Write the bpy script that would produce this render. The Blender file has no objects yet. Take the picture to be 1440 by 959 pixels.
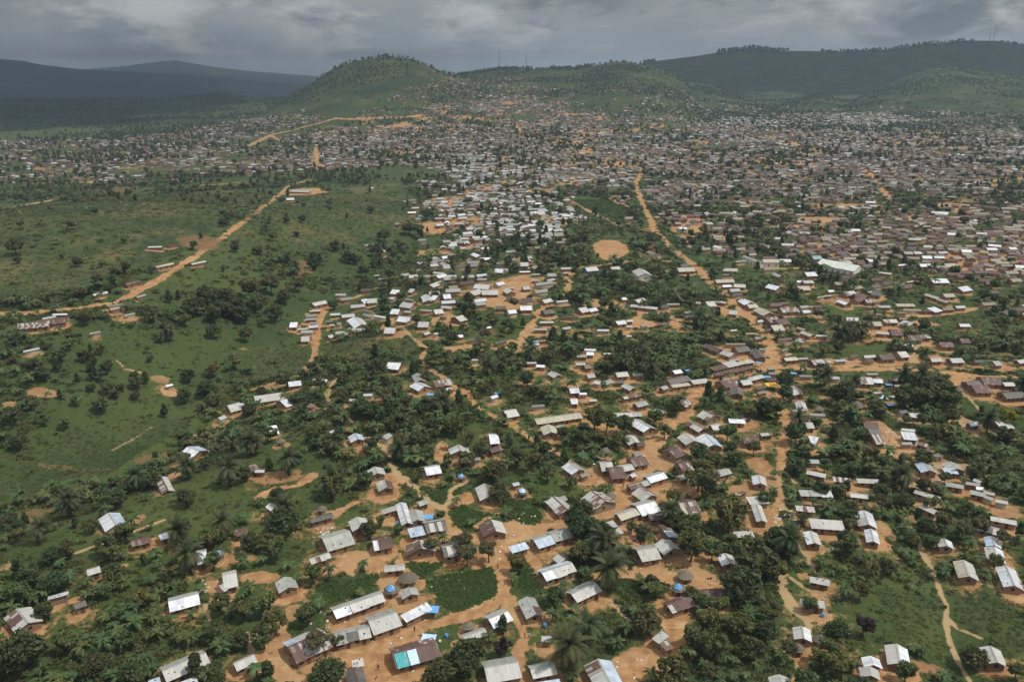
import bpy, math, random
import numpy as np
from mathutils import Vector, Matrix
random.seed(7)
RNG = np.random.default_rng(11)
scene = bpy.context.scene
COL = scene.collection
R = math.radians
# ------------------------------------------------------------------ camera
F, CX, CY, HCAM = 1120.0, 720.0, 479.5, 130.0
PITCH = math.atan((479.5 - 108.0) / F)
CP, SP = math.cos(PITCH), math.sin(PITCH)
cam = bpy.data.cameras.new("camera")
cam.sensor_width = 36.0
cam.lens = 28.0
cam.clip_start = 1.0
cam.clip_end = 60000.0
camo = bpy.data.objects.new("camera", cam)
camo.location = (0, 0, HCAM)
camo.rotation_euler = (math.pi / 2 - PITCH, 0, 0)
COL.objects.link(camo)
scene.camera = camo
# ------------------------------------------------------------------ sky and sun
SUN_EL, SUN_AZ = R(60), R(105)
TOSUN = Vector((math.cos(SUN_EL) * math.sin(SUN_AZ), math.cos(SUN_EL) * math.cos(SUN_AZ), math.sin(SUN_EL)))
world = bpy.data.worlds.new("World")
scene.world = world
world.use_nodes = True
wn, wl = world.node_tree.nodes, world.node_tree.links
wn.clear()
w_out = wn.new("ShaderNodeOutputWorld")
w_bg = wn.new("ShaderNodeBackground")
w_bg.inputs["Strength"].default_value = 0.10
w_sky = wn.new("ShaderNodeTexSky")
w_sky.sky_type = 'NISHITA'
w_sky.sun_disc = False
w_sky.sun_elevation = SUN_EL
w_sky.sun_rotation = SUN_AZ
w_sky.dust_density = 3.0
w_geo = wn.new("ShaderNodeTexCoord")
w_sep = wn.new("ShaderNodeSeparateXYZ")
wl.new(w_geo.outputs["Generated"], w_sep.inputs[0])

def wmath(op, a, b=None):
    n = wn.new("ShaderNodeMath")
    n.operation = op
    for i, v in enumerate((a, b)):
        if v is None:
            continue
        if isinstance(v, (int, float)):
            n.inputs[i].default_value = v
        else:
            wl.new(v, n.inputs[i])
    return n.outputs[0]

w_cmb = wn.new("ShaderNodeCombineXYZ")
wl.new(w_sep.outputs[0], w_cmb.inputs[0]); wl.new(w_sep.outputs[1], w_cmb.inputs[1])
wl.new(wmath('MULTIPLY', w_sep.outputs[2], 2.6), w_cmb.inputs[2])

def wnoise(scale, detail, rough, off, dist=0.0):
    m = wn.new("ShaderNodeMapping"); m.inputs["Location"].default_value = off
    wl.new(w_cmb.outputs[0], m.inputs[0])
    n = wn.new("ShaderNodeTexNoise")
    n.inputs["Scale"].default_value = scale
    n.inputs["Detail"].default_value = detail
    n.inputs["Roughness"].default_value = rough
    n.inputs["Distortion"].default_value = dist
    wl.new(m.outputs[0], n.inputs["Vector"])
    return n.outputs["Fac"]

def wramp(fac, stops):
    r = wn.new("ShaderNodeValToRGB")
    e = r.color_ramp.elements
    while len(e) < len(stops):
        e.new(0.5)
    for el, (p, c) in zip(e, stops):
        el.position = p
        el.color = (*c, 1)
    wl.new(fac, r.inputs[0])
    return r.outputs[0]

def wmix(fac, a, b):
    m = wn.new("ShaderNodeMix"); m.data_type = 'RGBA'
    if isinstance(fac, (int, float)):
        m.inputs[0].default_value = fac
    else:
        wl.new(fac, m.inputs[0])
    for i, v in ((6, a), (7, b)):
        if isinstance(v, tuple):
            m.inputs[i].default_value = (*v, 1)
        else:
            wl.new(v, m.inputs[i])
    return m.outputs[2]

K = 10.0      # the cloud radiances below are divided by the background strength
def kc(r, g, b):
    return (r * K, g * K, b * K)
# broad grey cloud sheet, brighter torn puffs, darker bellies
c_broad = wramp(wnoise(5.0, 6, 0.52, (3.1, 1.7, 0), 0.15), [(0.36, kc(.130, .148, .162)), (0.5, kc(.225, .245, .262)), (0.62, kc(.30, .318, .33))])
c_puff = wramp(wnoise(9.0, 10, 0.60, (9.3, 4.2, 0), 0.25), [(0.48, (0, 0, 0)), (0.55, (.5, .5, .5)), (0.63, (1, 1, 1))])
c_mix = wmix(c_puff, c_broad, kc(.47, .48, .475))
c_dark = wramp(wnoise(6.5, 8, 0.58, (1.3, 7.7, 0), 0.2), [(0.52, (0, 0, 0)), (0.60, (.85, .85, .85))])
c_mix = wmix(c_dark, c_mix, kc(.098, .112, .126))
hz = wramp(w_sep.outputs[2], [(0.0, (.9, .9, .9)), (0.03, (.5, .5, .5)), (0.065, (0, 0, 0))])
c_mix = wmix(hz, c_mix, kc(.235, .262, .29))
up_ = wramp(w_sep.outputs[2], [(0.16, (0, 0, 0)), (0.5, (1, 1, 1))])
c_mix = wmix(up_, c_mix, kc(.80, .84, .88))     # unseen overhead sky, brightened as added fill for the shadows
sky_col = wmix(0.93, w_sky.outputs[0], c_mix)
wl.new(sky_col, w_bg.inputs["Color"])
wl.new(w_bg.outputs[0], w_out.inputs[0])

sun = bpy.data.lights.new("sun", 'SUN')
sun.energy = 3.4
sun.angle = R(0.5)
sun.color = (1.0, 0.945, 0.845)
suno = bpy.data.objects.new("sun", sun)
suno.rotation_euler = (-TOSUN).to_track_quat('-Z', 'Y').to_euler()
suno.location = TOSUN * 3000
COL.objects.link(suno)
vs = scene.view_settings
scene.display_settings.display_device = 'sRGB'
vs.view_transform = 'Standard'
vs.look = 'None'
vs.exposure = 0.0
vs.gamma = 1.0
vs.use_curve_mapping = False
scene.cycles.max_bounces = 6
scene.cycles.diffuse_bounces = 2
scene.cycles.glossy_bounces = 2
scene.cycles.transmission_bounces = 2
scene.cycles.transparent_max_bounces = 8
scene.cycles.volume_bounces = 0
scene.cycles.use_denoising = True

# ------------------------------------------------------------------ terrain
def ss(a, b, x):
    t = np.clip((x - a) / (b - a), 0, 1)
    return t * t * (3 - 2 * t)

def _hash(ix, iy, seed):
    h = (ix.astype(np.int64) * 374761393 + iy.astype(np.int64) * 668265263 + seed * 974634777) & 0xFFFFFFFF
    h = ((h ^ (h >> 13)) * 1274126177) & 0xFFFFFFFF
    h = h ^ (h >> 16)
    return (h & 0xFFFFFF) / float(0xFFFFFF)

def vnoise(x, y, seed=0):
    x0, y0 = np.floor(x), np.floor(y)
    fx, fy = x - x0, y - y0
    fx = fx * fx * (3 - 2 * fx); fy = fy * fy * (3 - 2 * fy)
    a = _hash(x0, y0, seed); b = _hash(x0 + 1, y0, seed)
    c = _hash(x0, y0 + 1, seed); d = _hash(x0 + 1, y0 + 1, seed)
    return (a + (b - a) * fx) * (1 - fy) + (c + (d - c) * fx) * fy

def fbm(x, y, sc, seed=0, oc=4, gain=0.5):
    s = 0.0; a = 1.0; tot = 0.0
    for o in range(oc):
        s = s + a * (vnoise(x / sc + 17.3 * o, y / sc - 9.1 * o, seed + o) - 0.5)
        tot += a; a *= gain; sc *= 0.5
    return s / tot * 2

def pixdir(px, py):
    u, v = px - CX, CY - py
    return u, F * CP + v * SP, v * CP - F * SP

def ridge(pts, D, wf, wb, lumpy=6.0):
    t, h = [], []
    for px, py in pts:
        dx, dy, dz = pixdir(px, py)
        t.append(dx / dy); h.append(HCAM + D * dz / dy)
    return np.array(t), np.array(h), D, wf, wb, lumpy

RIDGES = [
    # far blue ridges beyond the plain
    ridge([(-700, 95), (-100, 84), (0, 83), (30, 85), (60, 91), (110, 97), (150, 100), (250, 105), (340, 112), (440, 122), (500, 200)], 9000, 2600, 2500, 25),
    ridge([(0, 108), (90, 101), (130, 97), (180, 93), (205, 89), (245, 84.5), (265, 88), (300, 94), (350, 100), (450, 108), (600, 115)], 13000, 2500, 2500, 25),
    ridge([(-700, 125), (0, 122), (150, 118), (250, 124), (400, 131), (470, 160)], 6200, 1500, 1500, 15),
    # low green rises at the left edge of town
    ridge([(60, 205), (150, 165), (210, 150), (260, 138), (310, 132), (350, 139), (400, 146), (450, 170)], 3100, 700, 900, 6),
    # round hill
    ridge([(340, 175), (378, 147), (410, 134), (440, 117), (468, 97), (500, 86), (545, 79), (580, 83), (605, 94), (628, 103), (660, 110), (720, 140), (760, 200)], 2700, 900, 700, 4),
    # tree-topped middle ridge
    ridge([(540, 140), (600, 112), (650, 106), (700, 99), (760, 97.5), (810, 97), (850, 90), (868, 87), (890, 89), (920, 94), (960, 110), (1000, 160)], 3100, 1350, 900, 5),
    # long right ridge
    ridge([(760, 150), (840, 105), (880, 93), (920, 86), (980, 79), (1030, 70.5), (1060, 67), (1100, 72.5), (1180, 74), (1250, 70), (1300, 62.5), (1360, 58), (1400, 58), (1440, 63), (1600, 80), (2200, 90)], 4300, 1000, 1500, 26),
    # green spurs in front of it
    ridge([(800, 170), (850, 128), (890, 114), (940, 113), (985, 117), (1040, 132), (1095, 152), (1120, 185)], 3250, 900, 600, 6),
    ridge([(1085, 180), (1120, 142), (1150, 132), (1180, 142), (1200, 165)], 3000, 500, 500, 4),
    ridge([(1120, 190), (1180, 152), (1240, 122), (1300, 98), (1340, 95), (1400, 104), (1440, 108), (1600, 112), (2200, 120)], 3250, 1050, 700, 6),
]

def _pl(px, py):        # pixel -> flat ground
    dx, dy, dz = pixdir(px, py)
    k = -HCAM / dz
    return dx * k, dy * k
VALLEY = [_pl(-60, 670), _pl(100, 620), _pl(250, 555), _pl(360, 480), _pl(460, 400), _pl(570, 330)]
RAVINE = [_pl(1270, 700), _pl(1300, 780), _pl(1325, 840), _pl(1340, 920), _pl(1380, 990)]

def segdist(x, y, pts):
    d = np.full(np.shape(x), 1e9)
    for (ax, ay), (bx, by) in zip(pts[:-1], pts[1:]):
        vx, vy = bx - ax, by - ay
        L2 = vx * vx + vy * vy + 1e-9
        s = np.clip(((x - ax) * vx + (y - ay) * vy) / L2, 0, 1)
        d = np.minimum(d, np.hypot(x - ax - s * vx, y - ay - s * vy))
    return d

def hgt(x, y):
    x = np.asarray(x, float); y = np.asarray(y, float)
    ys = np.maximum(y, 1.0)
    t = x / ys
    z = 2.2 * fbm(x, y, 130.0, 3, 3)
    z = z + 42 * ss(1250, 2700, y) * ss(-0.42, -0.15, t)
    z = z - 45 * ss(1900, 3400, y) * (1 - ss(-0.40, -0.2, t))
    z = z - 60 * ss(4200, 6000, y) * (1 - ss(-0.30, -0.1, t))
    near = y < 1500
    if np.any(near):
        dv = segdist(x, y, VALLEY)
        sg = 35 + 0.06 * ys
        z = z - np.where(near, 19 * np.exp(-(dv / sg) ** 2), 0)
        z = z - np.where(near, 2.5 * np.exp(-(segdist(x, y, RAVINE) / 9) ** 2), 0)
        px, py = (x + 330) / 190.0, (y - 620) / 230.0
        z = z + np.where(near, 26 * np.exp(-(px * px + py * py)), 0)
    base = z
    for tt, hh, D, wf, wb, lm in RIDGES:
        h = np.interp(t, tt, hh)
        s = np.clip((y - (D - wf)) / wf, 0, 1)
        pf = np.where(y < D, s * s * (3 - 2 * s) * 0.55 + s * 0.45, 1 - ss(0, wb, y - D))
        m = (pf > 0)
        if not np.any(m):
            continue
        n = lm * fbm(x, y, D * 0.09, int(D) % 97, 4) * np.minimum(1, pf * 4) * (1.25 - pf)
        z = np.maximum(z, base + np.maximum(h - base, -5) * pf + n)
    return z

_DS = np.concatenate([np.linspace(0.45, 2.6, 260), np.geomspace(2.61, 60, 420)])
def P(px, py, h=0.0):
    """the point of the terrain (raised by h) seen at a pixel of the photograph"""
    dx, dy, dz = pixdir(px, py)
    n = 1.0 / dy
    ys = _DS * 220.0
    xs = dx * n * ys
    zs = HCAM + dz * n * ys
    g = zs - hgt(xs, ys) - h
    k = np.argmax(g < 0)
    if g[k] >= 0:
        k = len(ys) - 1
    lo, hi = ys[max(k - 1, 0)], ys[k]
    for _ in range(3):
        yy = np.linspace(lo, hi, 9)
        gg = HCAM + dz * n * yy - hgt(dx * n * yy, yy) - h
        j = int(np.argmax(gg < 0)) if np.any(gg < 0) else 8
        lo, hi = yy[max(j - 1, 0)], yy[j]
    y = 0.5 * (lo + hi)
    return np.array([dx * n * y, y, HCAM + dz * n * y])

def proj(p):
    x, y, z = p[0], p[1], p[2] - HCAM
    d = y * CP - z * SP
    return CX + F * x / d, CY - F * (y * SP + z * CP) / d, d
# ------------------------------------------------------------------ what stands where (pixels of the photograph)
S4, S6, S5 = 3.995, 5.992, 5.675
CROPS = dict(C1=(360, 790, S5), C2=(600, 790, S5), C3=(840, 790, S5), C4=(360, 640, S6), C5=(600, 640, S6), C6=(840, 640, S6),
             C7=(1080, 640, S6), C8=(1200, 640, S6), D1=(720, 480, S6), D2=(960, 480, S6), D3=(1200, 480, S6), D4=(480, 480, S6),
             D5=(400, 360, S6), D6=(640, 360, S6), D7=(880, 360, S6), D8=(1120, 360, S6), A1=(0, 480, S4), A2=(360, 480, S4),
             A3=(720, 480, S4), A5=(0, 720, S4), A7=(720, 720, S4), A8=(1080, 720, S4), B5=(0, 240, S4), B6=(360, 240, S4))
# ridge end, ridge end, a point on the near eave, g gable / s lean-to, sheet colours near slope / far slope
HOUSES = """
C1 225 120 262 205 165 200 g L/G
C1 610 385 1005 245 830 385 g WLL/G
C1 625 585 905 520 830 622 g GDL/G
C1 895 488 1122 412 1050 548 g L/G
C1 1150 415 1362 310 1270 450 s W
C1 258 700 548 572 430 760 g RPLP/BLG
C1 760 770 850 750 800 800 s L
C1 785 832 815 985 720 900 g D/D
C1 1085 745 1440 650 1210 830 g R/RRP
C1 1210 200 1238 258 1155 268 g G/G
C1 1022 35 1185 15 1100 70 g L/L
C2 795 275 868 420 755 375 g L/GR
C2 490 458 645 392 610 500 g W/G
C2 285 590 465 520 400 600 g L/G
C2 458 855 728 805 620 945 g L/G
C2 825 855 1020 812 945 915 g L/G
C2 870 945 1060 915 960 985 s B
A7 482 830 548 960 425 905 g PL/B
C2 1150 260 1350 165 1280 290 g L/G
A7 165 342 335 285 290 358 g WLL/B
A7 258 232 300 262 235 270 g L/R
C2 925 560 985 560 955 605 s L
C3 555 345 745 275 690 375 g LRRRR/R
C3 812 235 1015 228 930 298 g R/R
C3 435 600 515 530 540 592 s G
C3 495 637 562 608 580 700 s P
C4 110 400 190 455 145 478 g W/L
C4 0 102 80 97 40 130 s W
C4 450 530 640 478 560 540 g D/D
C4 848 524 890 605 790 600 g LL/L
C4 558 725 790 655 720 780 g G/G
C4 445 870 615 812 555 890 g LRLL/R
C4 1000 100 1025 155 945 160 g L/L
C4 1075 208 1100 275 1022 270 g LG/R
C4 1048 450 1175 412 1115 455 s G
C4 1218 392 1275 558 1190 480 g W/W
C4 1345 455 1365 540 1290 510 g G/G
C4 1275 615 1400 590 1360 680 s B
C5 -20 585 155 555 80 640 g DLDLD/G
C4 1360 390 1440 365 1400 420 g G/G
C4 980 730 1140 700 1090 790 g WRRR/R
C4 1370 727 1395 802 1265 820 g PR/L
A2 945 715 1030 702 1000 748 g W/G
C5 370 0 450 -5 405 28 s G
C5 485 247 530 350 430 330 g L/D
C5 715 215 755 205 740 232 s W
C5 1195 65 1285 125 1180 130 g WW/G
C5 1275 145 1335 125 1330 178 s G
C5 1060 350 1185 465 1050 445 g LLP/G
C5 1120 350 1165 335 1160 365 g G/G
A3 445 852 530 912 400 900 g LPP/P
C5 535 552 580 650 460 640 g R/L
C5 685 760 830 722 830 795 s B
C5 900 720 1040 678 1010 768 g B/G
C5 1035 670 1200 625 1130 720 g G/G
C5 125 785 280 755 230 850 g DLDL/D
C6 410 190 555 143 520 215 g W/G
C6 260 255 420 205 370 270 g RRG/R
C6 350 280 455 345 330 350 g LTL/P
C6 320 440 480 400 460 490 g W/G
C6 165 500 325 450 285 525 g T/G
C6 430 500 600 495 560 545 g RRL/R
C6 510 575 600 680 650 650 s RB
C6 680 420 830 400 820 490 g TRPR/R
C6 680 85 800 60 780 130 g RP/R
A3 880 625 940 600 935 655 g R/R
C6 1000 140 1110 110 1070 170 g G/G
C6 680 175 760 150 740 195 g G/G
C6 1358 162 1375 235 1305 215 g W/L
C6 1250 345 1415 335 1380 410 s L
C6 1340 400 1390 545 1310 470 g L/L
C6 1165 345 1270 300 1230 335 s P
C6 1030 385 1170 355 1150 415 g G/G
C6 1140 630 1305 628 1250 690 s L
C6 1075 822 1120 905 1035 900 g W/L
C6 330 815 495 785 450 885 g L/G
C6 545 712 640 790 525 800 g LL/L
C6 130 535 225 640 190 650 s L
C6 90 130 215 120 180 200 g R/R
C6 180 95 290 75 290 125 g L/L
C6 270 45 400 20 385 85 g R/R
A3 490 690 560 685 530 730 g PL/P
C6 262 145 290 132 300 160 s W
A3 680 625 720 612 715 640 g G/G
C7 338 12 418 14 378 68 s L
C7 330 113 495 148 410 175 s L
C7 545 168 700 185 640 228 s LRLRLR
C7 745 172 930 192 850 235 s L
C7 255 283 525 290 390 348 s GGW
C7 230 412 388 425 310 475 s LLRLL
C7 340 532 625 548 490 625 s L
C7 355 633 395 735 305 690 g W/L
C7 805 463 848 582 745 530 g WL/W
C7 868 613 892 718 818 670 g W/W
C7 690 305 840 330 770 358 g L/L
C8 585 53 645 130 530 92 g B/G
C8 745 98 862 102 820 155 s B
C8 815 56 880 120 750 85 g L/G
C8 950 55 1052 68 1005 95 s L
C8 778 215 932 238 860 272 s G
C8 525 278 748 322 640 350 s L
C8 588 405 738 448 660 470 s L
C8 945 198 1060 215 1000 240 s G
C8 1040 178 1095 200 1070 225 s L
C8 1030 240 1085 245 1060 285 s W
C8 1100 275 1195 295 1150 318 s L
C8 985 280 1120 308 1060 335 s G
C8 1122 315 1195 340 1160 362 s L
C8 1195 345 1303 365 1250 395 s L
C8 1155 500 1378 540 1270 562 s L
C8 1045 580 1240 622 1150 655 g LDL/L
C8 1167 675 1190 755 1105 720 g B/W
C8 1185 766 1210 868 1112 820 g L/W
C8 765 695 790 758 698 735 g L/W
A8 1097 266 1132 358 1045 310 g T/L
A8 1335 300 1385 410 1295 355 g W/W
A8 1250 745 1290 840 1195 785 g L/L
A8 722 738 742 846 662 795 g L/W
A8 575 803 595 855 525 830 g W/W
A8 568 860 580 915 515 895 g L/L
A8 190 638 200 705 140 670 g L/W
A8 60 908 80 960 5 935 g L/L
A8 235 352 350 372 295 400 s L
A8 180 480 315 490 250 535 s L
D1 110 15 215 8 165 35 g W/W
D1 612 48 708 52 660 78 s W
D1 628 88 690 90 660 115 g W/W
D1 545 105 628 105 588 130 s L
D1 770 85 832 85 800 108 s W
D1 535 175 620 175 580 200 g L/L
D1 605 200 655 195 640 228 g L/P
D1 122 160 205 158 165 180 s L
D1 205 190 280 195 245 215 g W/W
D1 80 275 160 275 120 305 g W/W
D1 330 250 390 285 335 300 g L/L
D1 475 302 530 302 510 325 s G
D1 625 280 690 270 650 310 g L/L
D1 870 268 970 258 935 298 g L/L
D1 1015 265 1100 262 1060 280 g W/L
D1 870 325 945 325 905 350 g D/D
D1 770 335 830 320 800 362 g L/L
D1 700 325 750 340 725 360 g L/W
D1 945 355 1025 390 940 392 g L/L
D1 930 460 1080 432 1020 475 g LRRR/R
D1 480 400 560 395 520 438 g W/W
D1 565 415 628 415 600 440 s W
D1 490 490 550 487 545 528 g W/G
D1 645 472 705 468 675 490 s L
D1 160 520 268 510 225 548 s G
D1 190 662 575 597 400 672 g T/T
D1 300 700 332 770 250 750 g T/T
D1 360 690 430 680 395 705 s G
D1 1035 525 1125 500 1100 548 g G/L
D1 820 602 1090 595 960 635 g GLLG/G
D1 1215 565 1285 600 1200 605 g L/L
D1 1030 655 1165 735 1050 735 g W/G
D1 985 785 1040 850 965 850 g L/L
D1 1045 850 1110 838 1090 880 g L/R
D2 15 780 95 845 -25 830 g L/L
D1 1350 245 1420 235 1400 270 g W/L
A3 870 220 985 195 950 232 g D/D
A3 890 240 990 225 950 255 s T
A3 1000 215 1090 205 1050 238 s L
D1 1255 385 1300 365 1290 405 g L/L
A3 945 350 985 325 975 375 g P/D
D2 195 22 325 72 240 75 g RRRR/PP
D2 345 78 435 108 330 110 g L/L
D2 435 60 545 48 500 90 g D/R
D2 355 2 522 2 440 28 s T
D2 610 65 665 130 590 110 g D/D
D2 640 45 700 45 670 68 s G
D2 225 215 345 190 300 245 s R
D2 330 182 432 162 420 215 s L
D2 455 168 575 145 530 190 s TL
D2 250 258 590 200 430 260 s RRRR
D2 375 142 465 130 430 162 s L
D2 548 308 665 278 640 320 g L/T
D2 315 352 420 330 390 390 g R/RL
D2 455 380 462 440 400 410 g D/D
D2 480 335 560 325 560 365 g L/R
D2 600 375 675 360 650 385 s D
D2 615 412 685 400 650 430 s G
D2 420 322 500 310 460 335 s B
D2 712 245 790 243 750 278 s G
D2 720 222 790 220 755 235 s G
D2 720 295 785 292 750 330 s R
D2 815 60 870 42 850 80 s T
D2 840 100 895 85 870 125 s T
D2 850 140 955 130 900 165 g T/G
D2 925 128 1045 120 990 152 s G
D2 1075 165 1190 150 1140 195 g P/D
D2 1180 152 1250 158 1210 170 g L/L
D2 1272 142 1365 138 1320 162 s B
D2 975 268 1085 268 1030 292 s G
D2 1245 290 1320 292 1285 315 g W/L
D2 935 372 985 440 925 440 g LW/R
D2 905 560 1030 545 970 585 s G
D2 990 500 1010 555 955 545 g L/L
D2 1065 587 1192 592 1130 622 s L
D2 175 592 275 640 160 650 g LPP/R
D2 50 672 175 735 60 725 g RLL/R
D2 235 710 320 700 275 750 g L/W
D2 185 786 268 878 140 845 g W/B
D2 385 645 525 650 455 690 s W
D2 490 635 565 605 540 655 g D/D
D2 650 765 750 755 700 795 g P/D
D2 505 810 640 815 575 865 g R/R
D2 1025 690 1092 688 1060 735 g L/L
D2 1060 810 1145 830 1090 880 g W/W
D2 975 790 1040 795 1005 822 s W
D3 85 115 190 108 140 132 g R/L
D3 100 145 150 138 140 172 g W/R
D3 212 122 325 115 285 155 g R/R
D3 365 100 440 94 425 135 g L/L
D3 640 145 732 138 700 172 g L/G
D3 805 150 910 145 880 182 g L/L
D3 1015 152 1110 148 1060 172 g P/D
D3 1110 155 1165 155 1140 180 g D/D
D3 1170 172 1225 168 1230 203 g L/L
D3 1375 160 1445 148 1420 185 g L/L
D3 100 252 195 250 150 278 s G
D3 40 315 150 318 100 362 g PL/P
D3 150 315 245 320 215 352 g BW/W
D3 300 312 440 308 370 338 g RLRL/R
D3 330 350 405 345 370 378 s T
D3 630 280 712 277 675 306 s L
D3 155 408 240 406 200 432 s L
D3 232 432 337 437 285 468 s L
D3 1065 315 1230 320 1150 365 g R/R
D3 940 345 1055 335 1000 380 g D/P
D3 990 385 1130 385 1080 435 g R/D
D3 1255 345 1345 345 1310 378 g L/P
D3 1345 385 1440 380 1400 415 g P/D
D3 1250 440 1420 432 1340 480 g D/D
D3 385 578 450 570 420 605 g G/D
D3 465 602 570 605 520 640 g LG/G
D3 80 685 205 690 150 730 g R/R
D3 118 740 215 738 165 785 g D/P
D3 145 800 225 798 190 870 g P/R
D3 400 712 515 722 460 752 s L
D3 395 760 515 768 455 828 s W
D3 415 850 505 850 460 868 s G
D3 535 835 640 860 590 885 g P/D
D3 520 890 580 890 550 918 s D
D3 600 905 650 910 620 925 s D
D3 670 925 720 930 695 950 s G
D3 730 925 770 940 750 955 s D
D3 970 685 1045 670 1030 710 g W/L
D3 1190 690 1300 680 1280 742 g L/L
D4 400 190 508 185 460 240 g W/W
D4 635 268 668 325 600 310 g G/G
D4 625 350 705 385 595 395 g W/W
D4 772 348 912 322 850 378 g PPPL/P
D4 860 380 920 372 890 400 s W
D4 190 428 265 420 230 456 s W
D4 72 470 125 465 100 490 s L
D4 300 432 342 428 320 440 s L
D4 1095 135 1150 132 1122 158 s L
D4 1235 452 1290 432 1300 476 s W
D4 1368 598 1470 578 1430 640 g L/G
D4 113 775 140 825 70 830 g W/B
D4 320 795 370 760 398 817 s L
D4 1240 800 1320 795 1310 865 g W/L
D4 1245 905 1340 880 1310 930 g R/R
D4 985 878 1000 930 910 930 g LW/L
D5 435 308 525 310 480 334 s L
D5 230 400 345 380 290 418 g L/W
D5 212 445 305 447 260 462 s L
D5 178 492 268 490 225 512 g L/G
D5 175 515 270 512 222 540 s L
D5 55 555 120 558 75 618 g W/L
D5 215 550 275 548 240 565 s L
D5 200 578 280 568 240 605 s W
D5 112 600 195 595 150 618 s L
D5 145 618 245 612 195 648 s L
D5 145 692 215 685 180 720 g L/L
D5 340 672 380 655 390 686 s W
D5 435 645 542 622 500 660 s L
D5 542 615 688 588 620 625 s G
D5 590 532 655 572 545 580 g W/L
D5 345 538 405 530 375 552 s G
D5 385 568 425 562 405 578 s L
D5 450 555 488 552 470 572 s L
D5 385 485 470 475 430 498 g L/W
D5 640 382 690 365 675 400 g W/L
D5 700 375 785 358 745 395 g L/L
D5 675 445 758 442 718 465 s T
D5 682 482 760 480 722 505 s G
D5 765 495 872 487 820 512 s W
D5 915 455 985 445 945 492 g W/L
D5 970 525 1070 520 1020 555 g W/L
D5 850 622 940 608 910 645 g L/L
D5 1130 570 1222 562 1170 598 g L/L
D5 1150 645 1195 627 1195 662 s W
D5 1248 640 1282 632 1265 655 s W
D5 915 295 980 288 950 318 g W/W
D5 885 340 940 335 915 358 s W
D5 1010 400 1105 395 1055 438 g L/G
D5 1030 352 1098 350 1065 370 s G
D5 1062 285 1102 282 1085 305 g W/L
D5 1015 460 1072 455 1045 475 g L/L
D5 1190 330 1210 370 1160 370 g W/L
D5 1260 340 1305 340 1280 375 g W/L
D5 1330 330 1392 320 1350 368 g W/W
D5 1325 420 1418 420 1370 440 g L/L
D5 1255 465 1330 450 1300 485 g L/L
D5 1315 490 1372 492 1345 508 s G
D5 1140 452 1240 445 1190 460 s L
D5 1220 250 1312 212 1270 255 g L/W
D5 1270 132 1360 125 1315 148 s L
D5 1330 88 1390 75 1365 102 g W/L
D5 790 188 852 178 820 198 g W/L
D5 755 152 800 150 780 165 s L
D6 -10 525 55 505 30 560 g L/L
D6 0 655 62 650 30 685 s W
D6 110 690 210 682 160 710 g L/D
D6 330 720 428 698 390 730 g L/D
D6 250 590 288 580 270 608 s W
D6 340 425 427 422 385 446 g L/D
D6 440 462 510 455 470 485 g T/W
D6 545 430 647 428 600 458 g W/L
D6 585 735 690 718 640 758 g W/B
D6 710 538 828 538 770 565 s L
D6 660 602 775 605 720 625 g LGL/G
D6 735 465 825 455 775 490 g D/L
D6 680 698 755 692 720 718 s P
D6 730 375 800 362 770 395 g L/L
D6 845 368 940 362 895 388 s L
D6 890 495 1035 495 960 512 s LRLR
D6 1035 450 1102 440 1070 478 g L/L
D6 1118 448 1185 438 1150 470 g W/L
D6 900 600 968 590 935 618 g W/L
D6 1195 605 1295 607 1245 632 s W
D6 1075 570 1150 565 1115 585 s L
D6 1092 108 1190 100 1140 130 g L/L b
D6 1305 100 1380 92 1345 118 g L/L
D6 885 92 972 88 930 112 s W
D6 905 132 955 130 930 148 s L
D6 640 143 712 140 675 160 s L
D6 640 192 702 190 670 210 s L
D6 775 152 850 150 800 172 g W/L
D6 770 198 832 185 800 210 g W/L
D6 525 65 618 62 570 88 g L/L
D6 540 122 630 118 585 132 s W
D6 350 52 425 50 385 65 s L
D6 340 98 455 100 400 110 s W
D6 340 118 412 118 365 140 g W/W
D6 340 232 402 218 370 248 g W/W
D6 190 182 270 178 230 200 s L
D6 170 248 300 250 230 278 g L/W
D6 230 292 368 290 300 332 g L/G
D6 115 310 200 285 165 330 g L/L
D6 445 258 490 255 465 275 s L
D6 565 262 625 258 595 282 g T/L
D6 430 340 480 338 455 360 g G/D
D6 1385 345 1425 340 1405 372 s W
D6 1350 555 1425 545 1390 580 g W/R
D7 112 116 168 160 76 150 g L/L w
D7 328 112 418 112 370 132 s L
D7 425 108 562 103 500 135 g T/T
D7 455 75 520 70 490 92 g T/D
D7 75 375 145 355 110 395 g L/W
D7 45 402 272 428 150 438 s LL
D7 295 415 355 410 325 435 g L/D
D7 342 390 448 390 395 410 s L
D7 590 375 635 378 610 402 s G
D7 665 395 735 390 700 430 g L/W
D7 715 370 805 372 760 392 s G
D7 808 370 860 380 835 400 s L
D7 875 462 945 470 890 492 g L/L
D7 490 465 545 460 515 480 g L/G
D7 465 575 560 578 512 602 s L
D7 260 560 365 562 310 585 g R/R
D7 500 500 545 498 522 518 g P/D
D7 870 282 955 275 920 300 g W/L
D7 890 318 970 308 930 335 g T/D
D7 750 205 905 200 830 225 g T/T
D7 815 105 940 108 880 130 s T
D7 815 142 892 145 855 160 s G
D7 910 240 1010 245 960 265 g T/L
D7 800 238 875 235 840 262 s W
D7 995 365 1055 400 975 400 g W/T
D7 1020 415 1100 410 1060 440 g T/D
D7 1080 395 1135 415 1095 425 s W
D7 1125 440 1215 488 1120 485 g T/T
D7 1105 540 1150 532 1130 558 g W/W
D7 1215 595 1310 590 1270 635 g T/T
D7 1170 535 1260 520 1210 575 g P/R
D7 1250 550 1340 535 1300 585 g R/R
D7 1205 245 1300 268 1230 280 g W/L
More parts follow.
